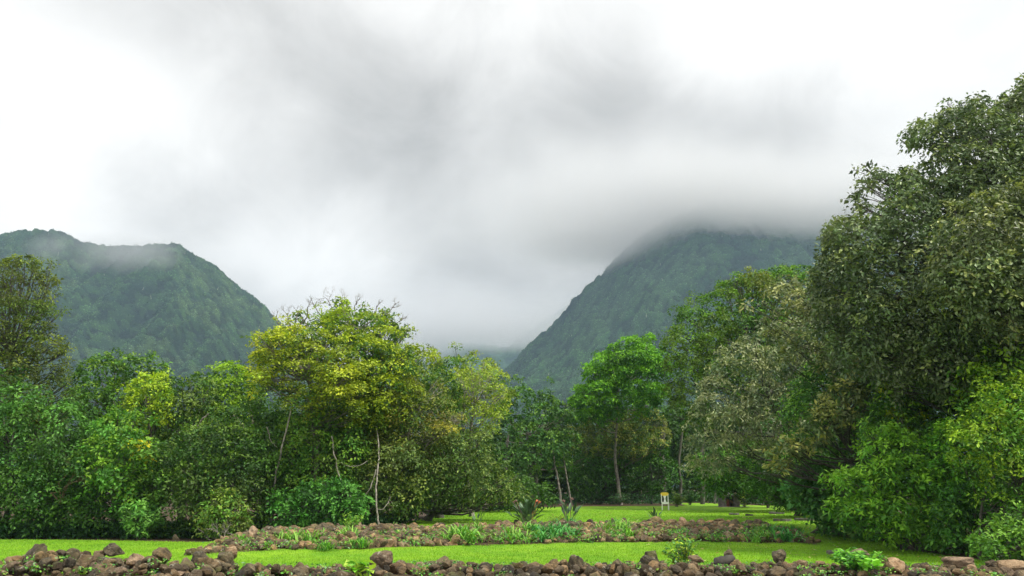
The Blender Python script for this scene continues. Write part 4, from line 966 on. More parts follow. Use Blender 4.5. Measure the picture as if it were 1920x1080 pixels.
for (p, Y, s, sq, mt, lab) in W2:
    c = at(p[0], p[1], Y)
    c[2] = float(ground_z(c[0], c[1])) + s * 0.25
    put_rock(c, s, lab, None, mt, squash=sq); taken.append((c[0], c[1], s * 0.5))
n2 = 0
for it in range(9000):
    if n2 >= 115: break
    X = rng.uniform(-8.8, 9.8); f = float(wall_front(X)); v = rng.beta(1.6, 1.3); Y = f + 0.4 + v * (WALL_W - 0.4)
    s = rng.choice([rng.uniform(.34, .46), rng.uniform(.46, .62)], p=[.65, .35])
    if not free(X, Y, s * 0.5, 0.6): continue
    taken.append((X, Y, s * 0.5)); n2 += 1
    put_rock((X, Y, wall2_z(X, Y) + s * (0.16 + 0.10 * v)), s, 'weathered brown stone of the far rock wall', G2, ROCK_DARK if rng.random() < .35 else (ROCK_PINK if rng.random() < .15 else ROCK), squash=(rng.uniform(.85, 1.25), rng.uniform(.8, 1.1), rng.uniform(.6, .95)))
# countless smaller stones between them, one mass per wall
RS = [rock_arrays(300 + k, 2, 0.4) for k in range(8)]
def rubble(label, items, mat):
    VV, FF, CC, n = [], [], [], 0
    rr = np.random.default_rng(5)
    for (p, s, k, R, sq) in items:
        V, F = RS[k]
        W = (V * np.array(sq) * s * 0.5) @ np.array(R).T + np.array(p)
        VV.append(W); FF.append(F + n); n += len(V); CC.append(np.tile(np.array([(1, 1, 1), (1.15, 1.05, .9), (.8, .85, .9), (1.3, 1.25, 1.2), (.6, .6, .55)][rr.integers(5)]) * rr.uniform(.35, 1.6), (len(V), 1)))
    tag(link('rubble', mesh_np('rubble', np.concatenate(VV), np.concatenate(FF), mat, np.concatenate(CC), smooth=False, k=3)), label, 'rubble', kind='stuff')
ROCK_M = mat_rock('rubble_stone', (0.045, 0.03, 0.014), (0.31, 0.21, 0.105), 0.6, True)
def patch_noise(m):
    pass
it1, it2 = [], []
for _ in range(2000):
    X = rng.uniform(-12.5, 13.5); Y = rng.uniform(13.2, float(front_back(X)) - 0.2)
    if wall1_top(X) < 0.15: continue
    s = rng.uniform(.12, .34)
    it1.append(((X, Y, float(ground_z(X, Y)) + float(wall1_z(X, Y)) * rng.uniform(.6, 1.0) - s * .05), s, int(rng.integers(8)), euler_m(rng), (1.1, 1, rng.uniform(.6, .9))))
for _ in range(2500):
    X = rng.uniform(-9.0, 10.0); f = float(wall_front(X)); Y = f + 0.15 + rng.random() * (WALL_W - 0.2)
    s = rng.uniform(.14, .42)
    it2.append(((X, Y, wall2_z(X, Y) + s * rng.uniform(0.0, .3)), s, int(rng.integers(8)), euler_m(rng), (1.1, 1, rng.uniform(.6, .9))))
rubble('smaller broken stones filling the front rock wall', it1, ROCK_M)
rubble('smaller broken stones filling the far rock wall', it2, ROCK_M)
# black log on the front wall
tb = Tubes(); P0 = at(1338, 1056, 17.3); P1 = at(1380, 1050, 17.5)
tb.add(curve_pts(P0, P1, (0, 0, 0.01), 9, rng, 0.006), [.001, .1, .112, .115, .11, .112, .108, .10, .001], 10)
tag(link('log', tb.mesh('log', mat_bark('charred_bark', (0.012, 0.011, 0.009), (0.05, 0.045, 0.035)), P0), loc=P0), 'short blackened log lying on top of the front rock wall', 'log')
tag(link('rock', None) if False else put_rock(at(1366, 1038, 17.7), .20, 'small dark stone perched behind the black log', None, ROCK_DARK))
# stray stones
put_rock(at(329, 1012, 31.0) + np.array([0, 0, .02]), .34, 'brown stone half hidden at the foot of the left thicket', None, ROCK_DARK)

# ---------------------------------------------------------------- grass, weeds, clumps, flowers
rngp = np.random.default_rng(909)
def blades(P, H, W, lean, cols, rng):
    n = len(P)
    a = rng.uniform(0, 2 * math.pi, n); side = np.stack([np.cos(a), np.sin(a), 0 * a], 1) * (W / 2)[:, None]
    ld = rng.normal(0, 1, (n, 2)) * lean[:, None]
    V = np.empty((n, 3, 3)); V[:, 0] = P - side; V[:, 1] = P + side
    V[:, 2] = P + np.concatenate([ld * H[:, None], H[:, None]], 1)
    return V.reshape(-1, 3), np.repeat(cols, 3, 0)
def lawn_blades():
    rng = rngp
    n = 420000
    # denser near the viewer
    Y = 17.0 + (rng.random(n) ** 1.7) * 30; X = (rng.random(n) - 0.5) * 2 * (0.68 * Y + 1)
    k = in_poly(X, Y, LAWN)
    f = wall_front(X)
    k &= ~((Y > f + 0.15) & (Y < f + WALL_W) & (X > -8.8) & (X < 9.9)) & (Y > front_back(X) - 0.7)
    X, Y = X[k], Y[k]; P = np.stack([X, Y, ground_z(X, Y) - 0.005], 1)
    s = np.clip(Y / 20, 0.9, 1.8)
    patch = fbm(X * 0.5, Y * 0.5, o=3)[:, None]
    C = (np.array(GRASS_A) * (1 - patch) + np.array(GRASS_B) * patch) * rng.uniform(0.75, 1.3, (len(X), 1))
    V, cc = blades(P, rng.uniform(.02, .06, len(X)), 0.012 * s, np.full(len(X), .45), C, rng)
    me = mesh_np('lawn_grass', V, np.arange(len(V)).reshape(-1, 3), LEAF_SOFT, cc, k=3)
    tag(link('lawn_grass', me), 'short bright green mown grass of the lawn terraces', 'grass', kind='stuff')
lawn_blades()

def strap_clump(seed, n=60, L=0.58, w=0.036, arch=1.0, pal=((0.11, 0.28, 0.03), (0.07, 0.20, 0.03), (0.15, 0.28, 0.04)), spread=0.16):
    """arching strap leaves out of one crown"""
    rng = np.random.default_rng(seed); VV, FF, CC, k = [], [], [], 0
    m = 7
    for i in range(n):
        a = rng.uniform(0, 6.283); l = L * rng.uniform(.6, 1.15); el = rng.uniform(0.75, 1.45)
        p = np.array([rng.normal(0, spread), rng.normal(0, spread), 0.0]); d = np.array([math.cos(a) * math.cos(el), math.sin(a) * math.cos(el), math.sin(el)])
        pts = [p]
        for q in range(m - 1):
            pts.append(pts[-1] + d * l / (m - 1)); d = d + np.array([math.cos(a) * .12, math.sin(a) * .12, -0.26 * arch * (q + 1) / 3]); d /= np.linalg.norm(d)
        pts = np.array(pts); pts[:, 2] = np.maximum(pts[:, 2], 0.01)
        sd = np.array([-math.sin(a), math.cos(a), 0]); ww = w * np.array([.6, .9, 1, .95, .8, .5, .05])
        V = np.empty((2 * m, 3)); V[0::2] = pts - sd * ww[:, None] / 2; V[1::2] = pts + sd * ww[:, None] / 2
        F = np.array([[2 * j, 2 * j + 1, 2 * j + 3, 2 * j + 2] for j in range(m - 1)]) + k; k += 2 * m
        c = np.array(pal[rng.integers(len(pal))]) * rng.uniform(.75, 1.3)
        VV.append(V); FF.append(F); CC.append(np.tile(c, (2 * m, 1)))
    return np.concatenate(VV), np.concatenate(FF), np.concatenate(CC)
strap_me = [mesh_np('strap_leaf_clump', *[(a, b, LEAF, c) for a, b, c in [strap_clump(500 + k)]][0][:4]) for k in range(4)]
strap_dk = [mesh_np('strap_leaf_clump', *[(a, b, LEAF, c) for a, b, c in [strap_clump(520 + k, 60, .55, .045, 1.2, ((0.06, 0.22, 0.045), (0.045, 0.17, 0.045)))]][0][:4]) for k in range(2)]
SG = 'arching strap-leaved clumps in the far rock wall'
def clump(px, py, me, s, lab):
    # stand on the terrain where the photo ray meets it
    d = ray(px, py); t = 20.0
    for _ in range(400):
        q = d * t
        if EYE + q[2] <= float(ground_z(q[0], q[1])) + 0.03: break
        t += 0.05
    o = bpy.data.objects.new('strap_leaf_clump', me); COL.objects.link(o); o.location = (q[0], q[1], float(ground_z(q[0], q[1])))
    o.scale = (s, s, s); o.rotation_euler = (0, 0, rngp.uniform(0, 6.28)); tag(o, lab, 'plant', SG)
for (x0, x1, y0, y1, n, s, dk, lab) in [(530, 640, 1030, 1028, 9, .85, 0, 'light green strap-leaved clump in the row at the left foot of the far rock wall'), (650, 690, 1030, 1022, 4, .85, 0, 'strap-leaved clump right of the left row, under the feathery weed in the far rock wall'),
        (838, 905, 1022, 1020, 6, 1.0, 0, 'bright strap-leaved clump of the thick tuft left of the orange-flowered plant'), (955, 1010, 1014, 1012, 6, 1.0, 0, 'strap-leaved clump below the orange-flowered plant'),
        (1010, 1075, 1012, 1010, 8, 1.1, 1, 'dark strap-leaved clump in the big green mound below the orange-flowered plant'), (1115, 1185, 1012, 1012, 7, 1.0, 0, 'strap-leaved clump of the tuft in the middle of the far rock wall'),
        (1405, 1440, 1014, 1014, 4, 1.0, 0, 'strap-leaved clump at the right end of the far rock wall, left tuft'), (1450, 1505, 1018, 1018, 6, 1.0, 1, 'strap-leaved clump at the right end of the far rock wall, outermost tuft'), (440, 470, 1032, 1030, 2, .7, 0, 'small grassy clump beside the tan pointed stone')]:
    for k in range(n):
        t = (k + rngp.uniform(.2, .8)) / n
        me = (strap_dk[k % 2] if dk else strap_me[k % 4])
        clump(x0 + (x1 - x0) * t, y0 + (y1 - y0) * t - rngp.uniform(-4, 22), me, s * rngp.uniform(.55, 1.3), lab)

PET_O = mat_plain('orange_petal', (0.50, 0.15, 0.05), 0.5)
PET_D = mat_plain('withered_flower', (0.16, 0.09, 0.07), 0.8)
def paddle_plant(label, px, py, Y, n, L, seed, flowers=(), spread=0.9, zoff=0.0):
    """bird-of-paradise like plant: stiff stalks ending in paddle leaves"""
    rng = np.random.default_rng(seed)
    b = at(px, py, Y); b[2] = float(ground_z(b[0], b[1])) + zoff
    t = thing('paddle_leaf_plant', label, 'plant', b)
    tb = Tubes(); VV, FF, CC, k = [], [], [], 0
    for i in range(n):
        a = rng.uniform(0, 6.283); el = rng.uniform(spread, 1.5); l = L * rng.uniform(.65, 1.05)
        d = np.array([math.cos(a) * math.cos(el), math.sin(a) * math.cos(el), math.sin(el)])
        p0 = rng.normal(0, .06, 3) * [1, 1, 0]; p1 = p0 + d * l * 0.6
        tb.add(curve_pts(p0, p1, (0, 0, 0), 4, rng), [.012, .01, .008, .006], 5, (0.09, 0.17, 0.06))
        m = 8; ll = l * 0.45; w = ll * 0.34; dd = d.copy(); pts = [p1]
        for q in range(m - 1):
            pts.append(pts[-1] + dd * ll / (m - 1)); dd = dd + np.array([math.cos(a) * .05, math.sin(a) * .05, -.05]); dd /= np.linalg.norm(dd)
        pts = np.array(pts); sd = np.cross(d, [0, 0, 1.0]); sd = sd / (np.linalg.norm(sd) + 1e-6); up = np.cross(sd, d)
        ww = w * np.array([.08, .6, .9, 1, .95, .75, .4, .03]) * 0.5
        V = np.empty((3 * m, 3)); V[0::3] = pts - sd * ww[:, None] + up * ww[:, None] * .35; V[1::3] = pts; V[2::3] = pts + sd * ww[:, None] + up * ww[:, None] * .35
        F = np.array([[3 * j, 3 * j + 1, 3 * j + 4, 3 * j + 3] for j in range(m - 1)] + [[3 * j + 1, 3 * j + 2, 3 * j + 5, 3 * j + 4] for j in range(m - 1)]) + k; k += 3 * m
        VV.append(V); FF.append(F); CC.append(np.tile(np.array((0.04, 0.085, 0.035)) * rng.uniform(.7, 1.5), (3 * m, 1)))
    link('leaf_blades', mesh_np('leaf_blades', np.concatenate(VV), np.concatenate(FF), LEAF_GLOSS, np.concatenate(CC)), t)
    link('stalks', tb.mesh('stalks', LEAF, (0, 0, 0)), t)
    for (dx, dz, mat) in flowers:
        f = Tubes(); e = np.array([dx, -0.05, dz]); f.add(curve_pts(np.zeros(3), e, (dx * .1, 0, .05), 5, rng), np.linspace(.012, .009, 5), 5)
        for _ in range(6):
            q = unit(np.array([[np.sign(dx) * .7 + rng.normal(0, .5), rng.normal(0, .4), rng.uniform(.1, 1)]]))[0]
            f.add(curve_pts(e, e + q * .13, (0, 0, .01), 4, rng), [.008, .022, .014, .001], 4)
        link('flower', f.mesh('flower', mat), t)
    return t
paddle_plant('spiky paddle-leaved plant with orange flowers on the crest of the far rock wall', 990, 980, 31.6, 60, 1.05, 1, [(.30, .92, PET_O), (.40, .86, PET_O), (-.5, .85, PET_D), (-.42, .92, PET_D)], 0.55)
paddle_plant('slimmer paddle-leaved plant with withered flowers right of the orange-flowered one', 1068, 977, 32.2, 16, 1.05, 2, [(-.2, .9, PET_D), (.08, .98, PET_D), (-.3, .75, PET_D)], 0.9)
paddle_plant('paddle-leaved plant with one leaf arched to the ground, left of the white chair', 1228, 972, 33.0, 11, 0.72, 3, (), 0.75)
paddle_plant('small paddle-leaved sprout on the left part of the far rock wall crest', 894, 987, 31.0, 7, 0.62, 4, (), 1.0)

def leafy_plant(name, label, cat, px, py, Y, H, R, n, pal, tip, leaf, aspect, seed, stems=8, zoff=0.0, mat=None):
    rng = np.random.default_rng(seed); b = at(px, py, Y); b[2] = float(ground_z(b[0], b[1])) + zoff
    t = thing(name, label, cat, b); tb = Tubes(); C, D = [], []
    for i in range(stems):
        a = rng.uniform(0, 6.283); r = R * math.sqrt(rng.random()); e = np.array([math.cos(a) * r, math.sin(a) * r, H * rng.uniform(.55, 1.0) * (1 - 0.35 * r / R)])
        P = curve_pts(rng.normal(0, .05, 3) * [1, 1, 0], e, (0, 0, .05 * H), 10, rng, .008)
        tb.add(P, np.linspace(.010, .003, 10), 4)
        for k in range(n // stems):
            u = rng.uniform(.2, 1) ; q = np.array([np.interp(u, np.linspace(0, 1, 10), P[:, j]) for j in range(3)])
            dd = unit(np.array([[rng.normal(), rng.normal(), rng.uniform(-.2, .7)]]))[0]
            C.append(q + dd * leaf * .5); D.append(dd)
    C = np.array(C); D = np.array(D); nn = unit(np.array([0, 0, 1.0]) + rng.normal(0, .4, C.shape)); L = leaf * rng.uniform(.7, 1.2, len(C))
    V = leaf_quads(C, nn, D, L, L * aspect); col = np.array([pal[i] for i in rng.integers(0, len(pal), len(C))]) * rng.uniform(.75, 1.3, (len(C), 1))
    w = (rng.random(len(C)) < .3 + .4 * (C[:, 2] > .7 * H))[:, None]; col = np.where(w, np.array(tip), col)
    link('leaves', leaves_mesh('leaves', V, col, mat or LEAF, (0, 0, 0)), t); link('stems', tb.mesh('stems', BARK_GREY, (0, 0, 0)), t)
leafy_plant('leafy_shrub', 'yellow-green shrub standing alone between the two rock walls', 'shrub', 1282, 1052, 18.6, .92, .48, 900, [(0.09, 0.22, 0.03), (0.06, 0.17, 0.04)], (0.30, 0.40, 0.04), .11, .38, 5, 26)
leafy_plant('leafy_shrub', 'broad green weed bush growing through the front rock wall', 'shrub', 1605, 1075, 16.4, .62, .62, 1100, [(0.07, 0.24, 0.025), (0.05, 0.18, 0.025)], (0.16, 0.38, 0.04), .12, .5, 6, 30, .1)
leafy_plant('leafy_weed', 'big-leaved yellow-green weed at the bottom of the front wall, below the white-capped boulder', 'weed', 690, 1082, 15.2, .42, .36, 60, [(0.14, 0.34, 0.03), (0.10, 0.28, 0.03)], (0.28, 0.42, 0.05), .24, .55, 7, 9, .15)
leafy_plant('leafy_weed', 'big-leaved lime weed in front of the broad green weed bush', 'weed', 1640, 1082, 15.6, .36, .3, 40, [(0.14, 0.38, 0.03)], (0.2, 0.45, 0.05), .2, .6, 8, 7, .2)
leafy_plant('leafy_weed', 'tall feathery weed on the left half of the far rock wall', 'weed', 660, 1012, 27.0, .75, .5, 420, [(0.09, 0.24, 0.03), (0.13, 0.28, 0.03)], (0.22, 0.38, 0.04), .11, .4, 9, 14, .1)
leafy_plant('leafy_weed', 'fresh green weed in front of the upright egg-shaped boulder', 'weed', 66, 1074, 15.8, .34, .22, 160, [(0.07, 0.22, 0.03)], (0.14, 0.36, 0.04), .11, .35, 10, 12, .25)
leafy_plant('leafy_weed', 'dry yellowish weed on the far rock wall crest between the flowering plants', 'weed', 1045, 976, 31.8, .5, .5, 260, [(0.16, 0.24, 0.03), (0.10, 0.18, 0.03)], (0.3, 0.3, 0.05), .09, .35, 11, 12, .1)
leafy_plant('leafy_shrub', 'rounded olive shrub in the shade right of the white chair', 'shrub', 1268, 949, 52, 1.15, .75, 700, [(0.06, 0.12, 0.03), (0.09, 0.15, 0.03)], (0.16, 0.22, 0.05), .16, .5, 12, 20)
leafy_plant('leafy_shrub', 'darker low shrub behind the olive one, right of the white chair', 'shrub', 1294, 948, 57, 1.3, .8, 600, [(0.03, 0.08, 0.03)], (0.06, 0.13, 0.04), .18, .5, 13, 20)
leafy_plant('leafy_shrub', 'yellow-green leafy plant beside the stone hearth', 'shrub', 1396, 948, 51, 1.5, .7, 300, [(0.07, 0.13, 0.03), (0.03, 0.08, 0.03)], (0.28, 0.32, 0.05), .26, .45, 14, 14)
leafy_plant('leafy_shrub', 'tall dark reedy shrub right of the stone hearth', 'shrub', 1440, 950, 50, 1.7, 1.1, 1100, [(0.025, 0.075, 0.03), (0.03, 0.09, 0.03)], (0.06, 0.15, 0.05), .2, .3, 15, 30)
leafy_plant('leafy_shrub', 'low spiky shrub at the foot of the tall pale trunk', 'shrub', 1162, 949, 56, 1.1, .9, 500, [(0.03, 0.085, 0.03)], (0.08, 0.15, 0.05), .2, .3, 16, 20)

def weeds():
    rng = rngp; C, D, H = [], [], []
    def patch(X, Y, z, n, r, h, leaf):
        q = np.stack([rng.normal(X, r, n), rng.normal(Y, r, n), z + rng.uniform(.02, h, n)], 1); C.append(q); H.append(np.full(n, leaf))
    for _ in range(210):
        X = rng.uniform(-12, 13); Y = rng.uniform(14.8, float(front_back(X)) - .2)
        if wall1_top(X) < .15: continue
        patch(X, Y, float(ground_z(X, Y)) + float(wall1_z(X, Y)) * .75, int(rng.integers(8, 40)), .09, .13, .06)
    for _ in range(270):
        X = rng.uniform(-8.8, 9.8); v = rng.beta(1, 2.6); Y = float(wall_front(X)) + v * WALL_W
        patch(X, Y, float(ground_z(X, Y)), int(rng.integers(10, 45)), .14, .22, .08)
    for _ in range(35):
        X = rng.uniform(5, 10); Y = float(wall_front(X)) + rng.random() * 1.6
        patch(X, Y, float(ground_z(X, Y)), 40, .2, .25, .08)
    C = np.concatenate(C); H = np.concatenate(H); n = len(C)
    nn = unit(np.array([0, 0, .8]) + rng.normal(0, .5, C.shape)); L = H * rng.uniform(.7, 1.3, n)
    V = leaf_quads(C, nn, rand_unit(rng, n), L, L * rng.uniform(.4, .8, n))
    pal = np.array([(0.08, 0.24, 0.03), (0.12, 0.28, 0.03), (0.05, 0.17, 0.035), (0.18, 0.26, 0.05), (0.13, 0.22, 0.10)])
    tag(link('weeds', leaves_mesh('weeds', V, pal[rng.integers(0, 5, n)] * rng.uniform(.7, 1.3, (n, 1)), LEAF, (0, 0, 0))), 'small weeds and creepers sprouting between the wall stones', 'weeds', kind='stuff')
weeds()
def litter():
    rng = rngp; n = 700
    X = rng.uniform(4, 18, n); Y = rng.uniform(20, 50, n); k = in_poly(X, Y, LAWN); X, Y = X[k], Y[k]
    P = np.stack([X, Y, ground_z(X, Y) + .04], 1); L = rng.uniform(.06, .14, len(X))
    V = leaf_quads(P, unit(np.array([0, 0, 1]) + rng.normal(0, .15, P.shape)), rand_unit(rng, len(P)), L, L * .6)
    pal = np.array([(0.30, 0.22, 0.10), (0.16, 0.10, 0.05), (0.42, 0.36, 0.2)])
    tag(link('fallen_leaves', leaves_mesh('fallen_leaves', V, pal[rng.integers(0, 3, len(P))], LEAF, (0, 0, 0))), 'dry fallen leaves scattered on the shaded right side of the lawn', 'leaves', kind='stuff')
litter()
def floor_ferns():
    """undergrowth on the floor of the wood, all along its edge"""
    rng = rngp; C = []
    for _ in range(900):
        px = rng.uniform(-60, 820); Y = rng.uniform(31.9, 36); X = (px - 960) / FX * Y
        if in_poly(np.array([X]), np.array([Y]), LAWN)[0]: continue
        n = int(rng.integers(15, 45)); C.append(np.stack([rng.normal(X, .25, n), rng.normal(Y, .2, n), float(ground_z(X, Y)) + rng.uniform(.02, .55, n)], 1))
    for _ in range(500):
        px = rng.uniform(850, 1560); Y = rng.uniform(58, 75); X = (px - 960) / FX * Y
        if in_poly(np.array([X]), np.array([Y]), LAWN)[0]: continue
        n = int(rng.integers(15, 40)); C.append(np.stack([rng.normal(X, .4, n), rng.normal(Y, .3, n), float(ground_z(X, Y)) + rng.uniform(.02, .8, n)], 1))
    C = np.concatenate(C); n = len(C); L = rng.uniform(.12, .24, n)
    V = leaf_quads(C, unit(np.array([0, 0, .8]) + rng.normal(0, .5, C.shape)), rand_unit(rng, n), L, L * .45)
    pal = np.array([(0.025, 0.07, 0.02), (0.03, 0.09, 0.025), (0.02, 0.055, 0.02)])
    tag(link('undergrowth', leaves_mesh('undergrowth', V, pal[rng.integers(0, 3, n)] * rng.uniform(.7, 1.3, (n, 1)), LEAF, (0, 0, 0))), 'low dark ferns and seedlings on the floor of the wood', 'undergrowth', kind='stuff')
floor_ferns()

# ---------------------------------------------------------------- chair, hearth, slabs
WHITE = mat_plain('white_paint', (0.72, 0.74, 0.70), 0.5, 0.08)
YELLOW = mat_plain('yellow_paint', (0.80, 0.55, 0.05), 0.5, 0.15)
STONE = mat_plain('hearth_stone', (0.10, 0.09, 0.08), 0.9, 0.5)
RUSTY = mat_plain('rust_red', (0.16, 0.045, 0.03), 0.8, 0.3)
PALEOBJ = mat_plain('pale_ceramic', (0.62, 0.62, 0.58), 0.5, 0.1)
def box(name, c, s, mat, parent, bevel=0.008, taper=1.0):
    bm = bmesh.new(); bmesh.ops.create_cube(bm, size=1.0)
    for v in bm.verts:
        k = taper if v.co.z > 0 else 1.0
        v.co = Vector((v.co.x * s[0] * k, v.co.y * s[1] * k, v.co.z * s[2]))
    if bevel: bmesh.ops.bevel(bm, geom=bm.edges[:], offset=bevel, segments=2, affect='EDGES')
    me = bpy.data.meshes.new(name); bm.to_mesh(me); bm.free(); me.materials.append(mat)
    o = link(name, me, parent, c); return o
def outline_plate(name, pts, thick, c, mat, parent):
    """plate with an outline in x-z and a thickness in y"""
    bm = bmesh.new()
    f = bm.faces.new([bm.verts.new((x, -thick / 2, z)) for x, z in pts]); r = bmesh.ops.extrude_face_region(bm, geom=[f])
    for v in r['geom']:
        if isinstance(v, bmesh.types.BMVert): v.co.y += thick
    bmesh.ops.recalc_face_normals(bm, faces=bm.faces[:])
    me = bpy.data.meshes.new(name); bm.to_mesh(me); bm.free(); me.materials.append(mat)
    return link(name, me, parent, c)
def chair():
    b = at(1248, 961, 46.5); b[2] = float(ground_z(b[0], b[1]))
    t = thing('garden_chair', 'white splat-back chair with a yellow top rail standing on the upper lawn', 'chair', b)
    t.rotation_euler = (0, 0, math.radians(-8)); t.scale = (1.0, 1.0, 1.0)
    for sx in (-1, 1):
        l = box('leg', (sx * .185, -.19, .23), (.042, .042, .46), WHITE, t)
        l = box('leg', (sx * .165, .19, .23), (.042, .042, .46), WHITE, t)
        u = box('back_post', (sx * .185, .2, .68), (.045, .04, .44), WHITE, t)
    box('seat', (0, 0, .445), (.44, .43, .035), WHITE, t)
    box('apron', (0, -.2, .385), (.33, .02, .08), WHITE, t, .004)
    outline_plate('splat', [(-.06, 0), (.06, 0), (.045, .1), (.03, .17), (.045, .24), (.085, .33), (.09, .40), (-.09, .40), (-.085, .33), (-.045, .24), (-.03, .17), (-.045, .1)], .018, (0, .2, .46), WHITE, t)
    outline_plate('top_rail', [(-.22, 0), (-.12, -.035), (.12, -.035), (.22, 0), (.22, .10), (.17, .14), (0, .155), (-.17, .14), (-.22, .10)], .03, (0, .198, .84), YELLOW, t)
chair()
def hearth():
    b = at(1367, 951, 52); b[2] = float(ground_z(b[0], b[1])) - .03
    t = thing('stone_hearth', 'dark block-built garden hearth with an open fire hole, at the back of the lawn', 'hearth', b)
    box('side_block', (-.42, 0, .32), (.36, .7, .66), STONE, t, .03)
    box('side_block', (.42, 0, .32), (.36, .7, .66), STONE, t, .03)
    box('back_block', (0, .25, .32), (.48, .18, .62), STONE, t, .02)
    box('counter_slab', (0, 0, .70), (1.32, .82, .09), STONE, t, .02)
    box('fire_door', (-.13, -.2, .26), (.2, .05, .48), RUSTY, t, .01)
    box('base_slab', (.15, -.15, .02), (1.9, 1.2, .05), mat_plain('concrete_slab', (0.22, 0.2, 0.17), 0.9, 0.3), t, .01)
    def pot(label, dx, h, r, cat='jar', name='jar'):
        tb = Tubes(); p = b + np.array([dx, -.1, .745])
        z = np.linspace(0, h, 8); prof = np.array([.001, .9, 1, 1, .95, .55, .45, .001]) * r
        tb.add(np.stack([0 * z, 0 * z, z], 1), prof, 10)
        tag(link(name, tb.mesh(name, PALEOBJ), loc=p), label, cat)
    pot('tall white bottle standing on the stone hearth', .02, .22, .045, 'bottle', 'bottle'); pot('squat white jar beside the bottle on the stone hearth', -.08, .10, .06); pot('small white cup at the left end of the stone hearth', -.36, .10, .05, 'cup', 'cup')
    put_rock(tuple(b + np.array([.42, -.1, .80])), .26, 'greyish stone heaped on the right end of the hearth top', None, ROCK_PINK)
    put_rock(tuple(b + np.array([.12, -.28, .34])), .24, 'pale flat stone lying in the hearth opening', None, ROCK_TAN, squash=(1.4, .8, .6))
hearth()
SLABG = 'weathered stone slabs sunk in the shaded lawn'
def slab(px, py, Y, L, W, seed, lab):
    r = np.random.default_rng(seed); a = np.linspace(0, 6.283, 11)[:-1]
    rad = r.uniform(.8, 1.1, 10)
    b = at(px, py, Y); b[2] = float(ground_z(b[0], b[1]))
    bm = bmesh.new(); vs = [bm.verts.new((math.cos(q) * L / 2 * k, math.sin(q) * W / 2 * k, -.04)) for q, k in zip(a, rad)]
    f = bm.faces.new(vs); e = bmesh.ops.extrude_face_region(bm, geom=[f])
    for v in e['geom']:
        if isinstance(v, bmesh.types.BMVert): v.co.z += .04 + r.uniform(.07, .11)
    bmesh.ops.recalc_face_normals(bm, faces=bm.faces[:])
    me = bpy.data.meshes.new('stone_slab'); bm.to_mesh(me); bm.free(); me.materials.append(STONE)
    tag(link('stone_slab', me, loc=b), lab, 'slab', SLABG)
slab(1376, 961, 41, .55, .4, 1, 'small dark slab in the lawn in front of the stone hearth')
slab(1405, 963, 40, .4, .3, 2, 'second small slab just right of the one before the hearth')
slab(1510, 968, 36, 1.1, .6, 3, 'largest dark slab edging the lawn by the creeper bush')
slab(1465, 971, 35.5, .8, .5, 4, 'flat slab left of the largest one on the shaded lawn')
slab(1455, 958, 42, .8, .5, 5, 'thin slab farther back on the shaded lawn')
slab(1565, 1021, 23.6, .5, .28, 6, 'pale flat slab flush with the grass near the front wall')

# ---------------------------------------------------------------- air
def closed_box(name, lo, hi):
    bm = bmesh.new(); bmesh.ops.create_cube(bm, size=1.0)
    for v in bm.verts:
        v.co = Vector([lo[i] if v.co[i] < 0 else hi[i] for i in range(3)])
    me = bpy.data.meshes.new(name); bm.to_mesh(me); bm.free()
    return me
MIST_ON = True
HAZE_D = 0.00019
m, ns, ln = new_mat('haze_air')
out = ns.new('ShaderNodeOutputMaterial'); pv = ns.new('ShaderNodeVolumePrincipled')
pv.inputs['Color'].default_value = (0.56, 0.78, 1.0, 1); pv.inputs['Density'].default_value = HAZE_D; pv.inputs['Anisotropy'].default_value = 0.2
ln.new(pv.outputs[0], out.inputs['Volume'])
me = closed_box('haze', (-2500, -60, -8), (2500, 2300, 450)); me.materials.append(m)
tag(link('haze', me), 'thin bluish haze filling the valley', 'haze', kind='stuff')

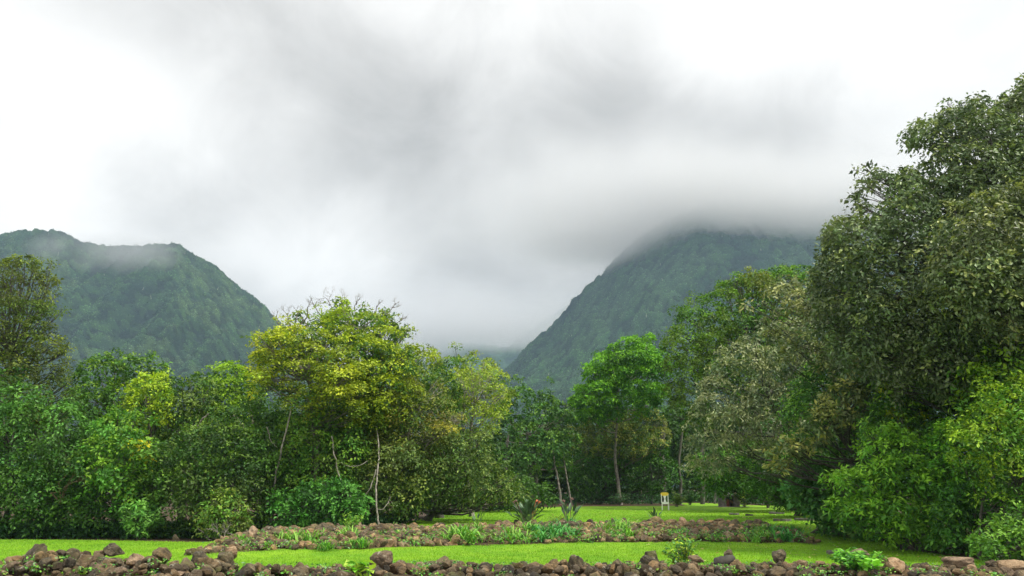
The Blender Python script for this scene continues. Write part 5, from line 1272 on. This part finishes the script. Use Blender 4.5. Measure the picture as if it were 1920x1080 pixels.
def mist(name, label, c, R, dens, seed, scale=0.012, thr=0.42, col=(0.97, 0.97, 0.98), base=None):
    """a soft bank of cloud: an ellipsoid whose density fades to its rim and is broken by noise"""
    bm = bmesh.new(); bmesh.ops.create_icosphere(bm, subdivisions=3, radius=1.0)
    me = bpy.data.meshes.new(name); bm.to_mesh(me); bm.free()
    m, ns, ln = new_mat(name + '_vapour')
    out = ns.new('ShaderNodeOutputMaterial'); pv = ns.new('ShaderNodeVolumePrincipled')
    pv.inputs['Color'].default_value = (*col, 1); pv.inputs['Anisotropy'].default_value = 0.75
    tc = ns.new('ShaderNodeTexCoord'); ge = ns.new('ShaderNodeNewGeometry')
    le = N(ns, 'ShaderNodeVectorMath', operation='LENGTH'); wn = N(ns, 'ShaderNodeTexNoise', inputs={'Scale': scale * 0.8, 'Detail': 3.0}); ln.new(ge.outputs['Position'], wn.inputs['Vector'])
    ws = N(ns, 'ShaderNodeVectorMath', operation='SUBTRACT'); ws.inputs[1].default_value = (0.5, 0.5, 0.5); ln.new(wn.outputs['Color'], ws.inputs[0])
    wm = N(ns, 'ShaderNodeVectorMath', operation='MULTIPLY_ADD'); wm.inputs[1].default_value = (1.0, 1.0, 0.6); ln.new(ws.outputs[0], wm.inputs[0]); ln.new(tc.outputs['Object'], wm.inputs[2])
    fl = N(ns, 'ShaderNodeVectorMath', operation='MULTIPLY'); fl.inputs[1].default_value = (1, 1, 1 if base is None else 0.35); ln.new(wm.outputs[0], fl.inputs[0])
    ln.new(fl.outputs[0], le.inputs[0])
    fo = N(ns, 'ShaderNodeMapRange', interpolation_type='SMOOTHSTEP'); fo.inputs['From Min'].default_value = 0.85; fo.inputs['From Max'].default_value = 0.25
    ln.new(le.outputs['Value'], fo.inputs['Value'])
    nz = N(ns, 'ShaderNodeTexNoise', inputs={'Scale': scale, 'Detail': 3.0, 'Roughness': 0.55})
    ln.new(ge.outputs['Position'], nz.inputs['Vector'])
    nm = N(ns, 'ShaderNodeMapRange', interpolation_type='SMOOTHSTEP'); nm.inputs['From Min'].default_value = thr; nm.inputs['From Max'].default_value = thr + 0.22
    ln.new(nz.outputs[0], nm.inputs['Value'])
    a = N(ns, 'ShaderNodeMath', operation='MULTIPLY'); ln.new(fo.outputs[0], a.inputs[0]); ln.new(nm.outputs[0], a.inputs[1])
    if base is not None:       # flat-bottomed: thick at its base, thinning upwards
        sx = ns.new('ShaderNodeSeparateXYZ'); ln.new(wm.outputs[0], sx.inputs[0])
        up = N(ns, 'ShaderNodeMapRange', interpolation_type='SMOOTHSTEP'); up.inputs['From Min'].default_value = base; up.inputs['From Max'].default_value = base + 0.17; ln.new(sx.outputs['Z'], up.inputs['Value'])
        dn = N(ns, 'ShaderNodeMapRange', interpolation_type='SMOOTHSTEP'); dn.inputs['From Min'].default_value = 0.15; dn.inputs['From Max'].default_value = base + 0.1; ln.new(sx.outputs['Z'], dn.inputs['Value'])
        e = N(ns, 'ShaderNodeMath', operation='MULTIPLY'); ln.new(up.outputs[0], e.inputs[0]); ln.new(dn.outputs[0], e.inputs[1])
        a2 = N(ns, 'ShaderNodeMath', operation='MULTIPLY'); ln.new(e.outputs[0], a2.inputs[0]); ln.new(a.outputs[0], a2.inputs[1]); a = a2
    b = N(ns, 'ShaderNodeMath', operation='MULTIPLY'); b.inputs[1].default_value = dens; ln.new(a.outputs[0], b.inputs[0]); ln.new(b.outputs[0], pv.inputs['Density'])
    ln.new(pv.outputs[0], out.inputs['Volume'])
    me.materials.append(m)
    o = link(name, me, loc=c); o.scale = R
    return tag(o, label, 'mist', kind='stuff')
if MIST_ON:
    mist('mist', 'grey cloud bank wrapping the crest of the right-hand mountain', at(1440, 303, 1010), (660, 170, 230), 0.040, 1, scale=0.006, thr=0.12, base=-0.66, col=(0.93, 0.93, 0.93))
    mist('mist', 'low cloud lying over the far valley between the mountains', at(860, 530, 1500), (560, 160, 230), 0.02, 2, 0.005, thr=0.15, base=-0.60, col=(0.94, 0.94, 0.95))
    mist('mist', 'thin veil of mist trailing across the left mountain top', at(215, 480, 930), (150, 70, 42), 0.012, 3, 0.016, thr=0.40)
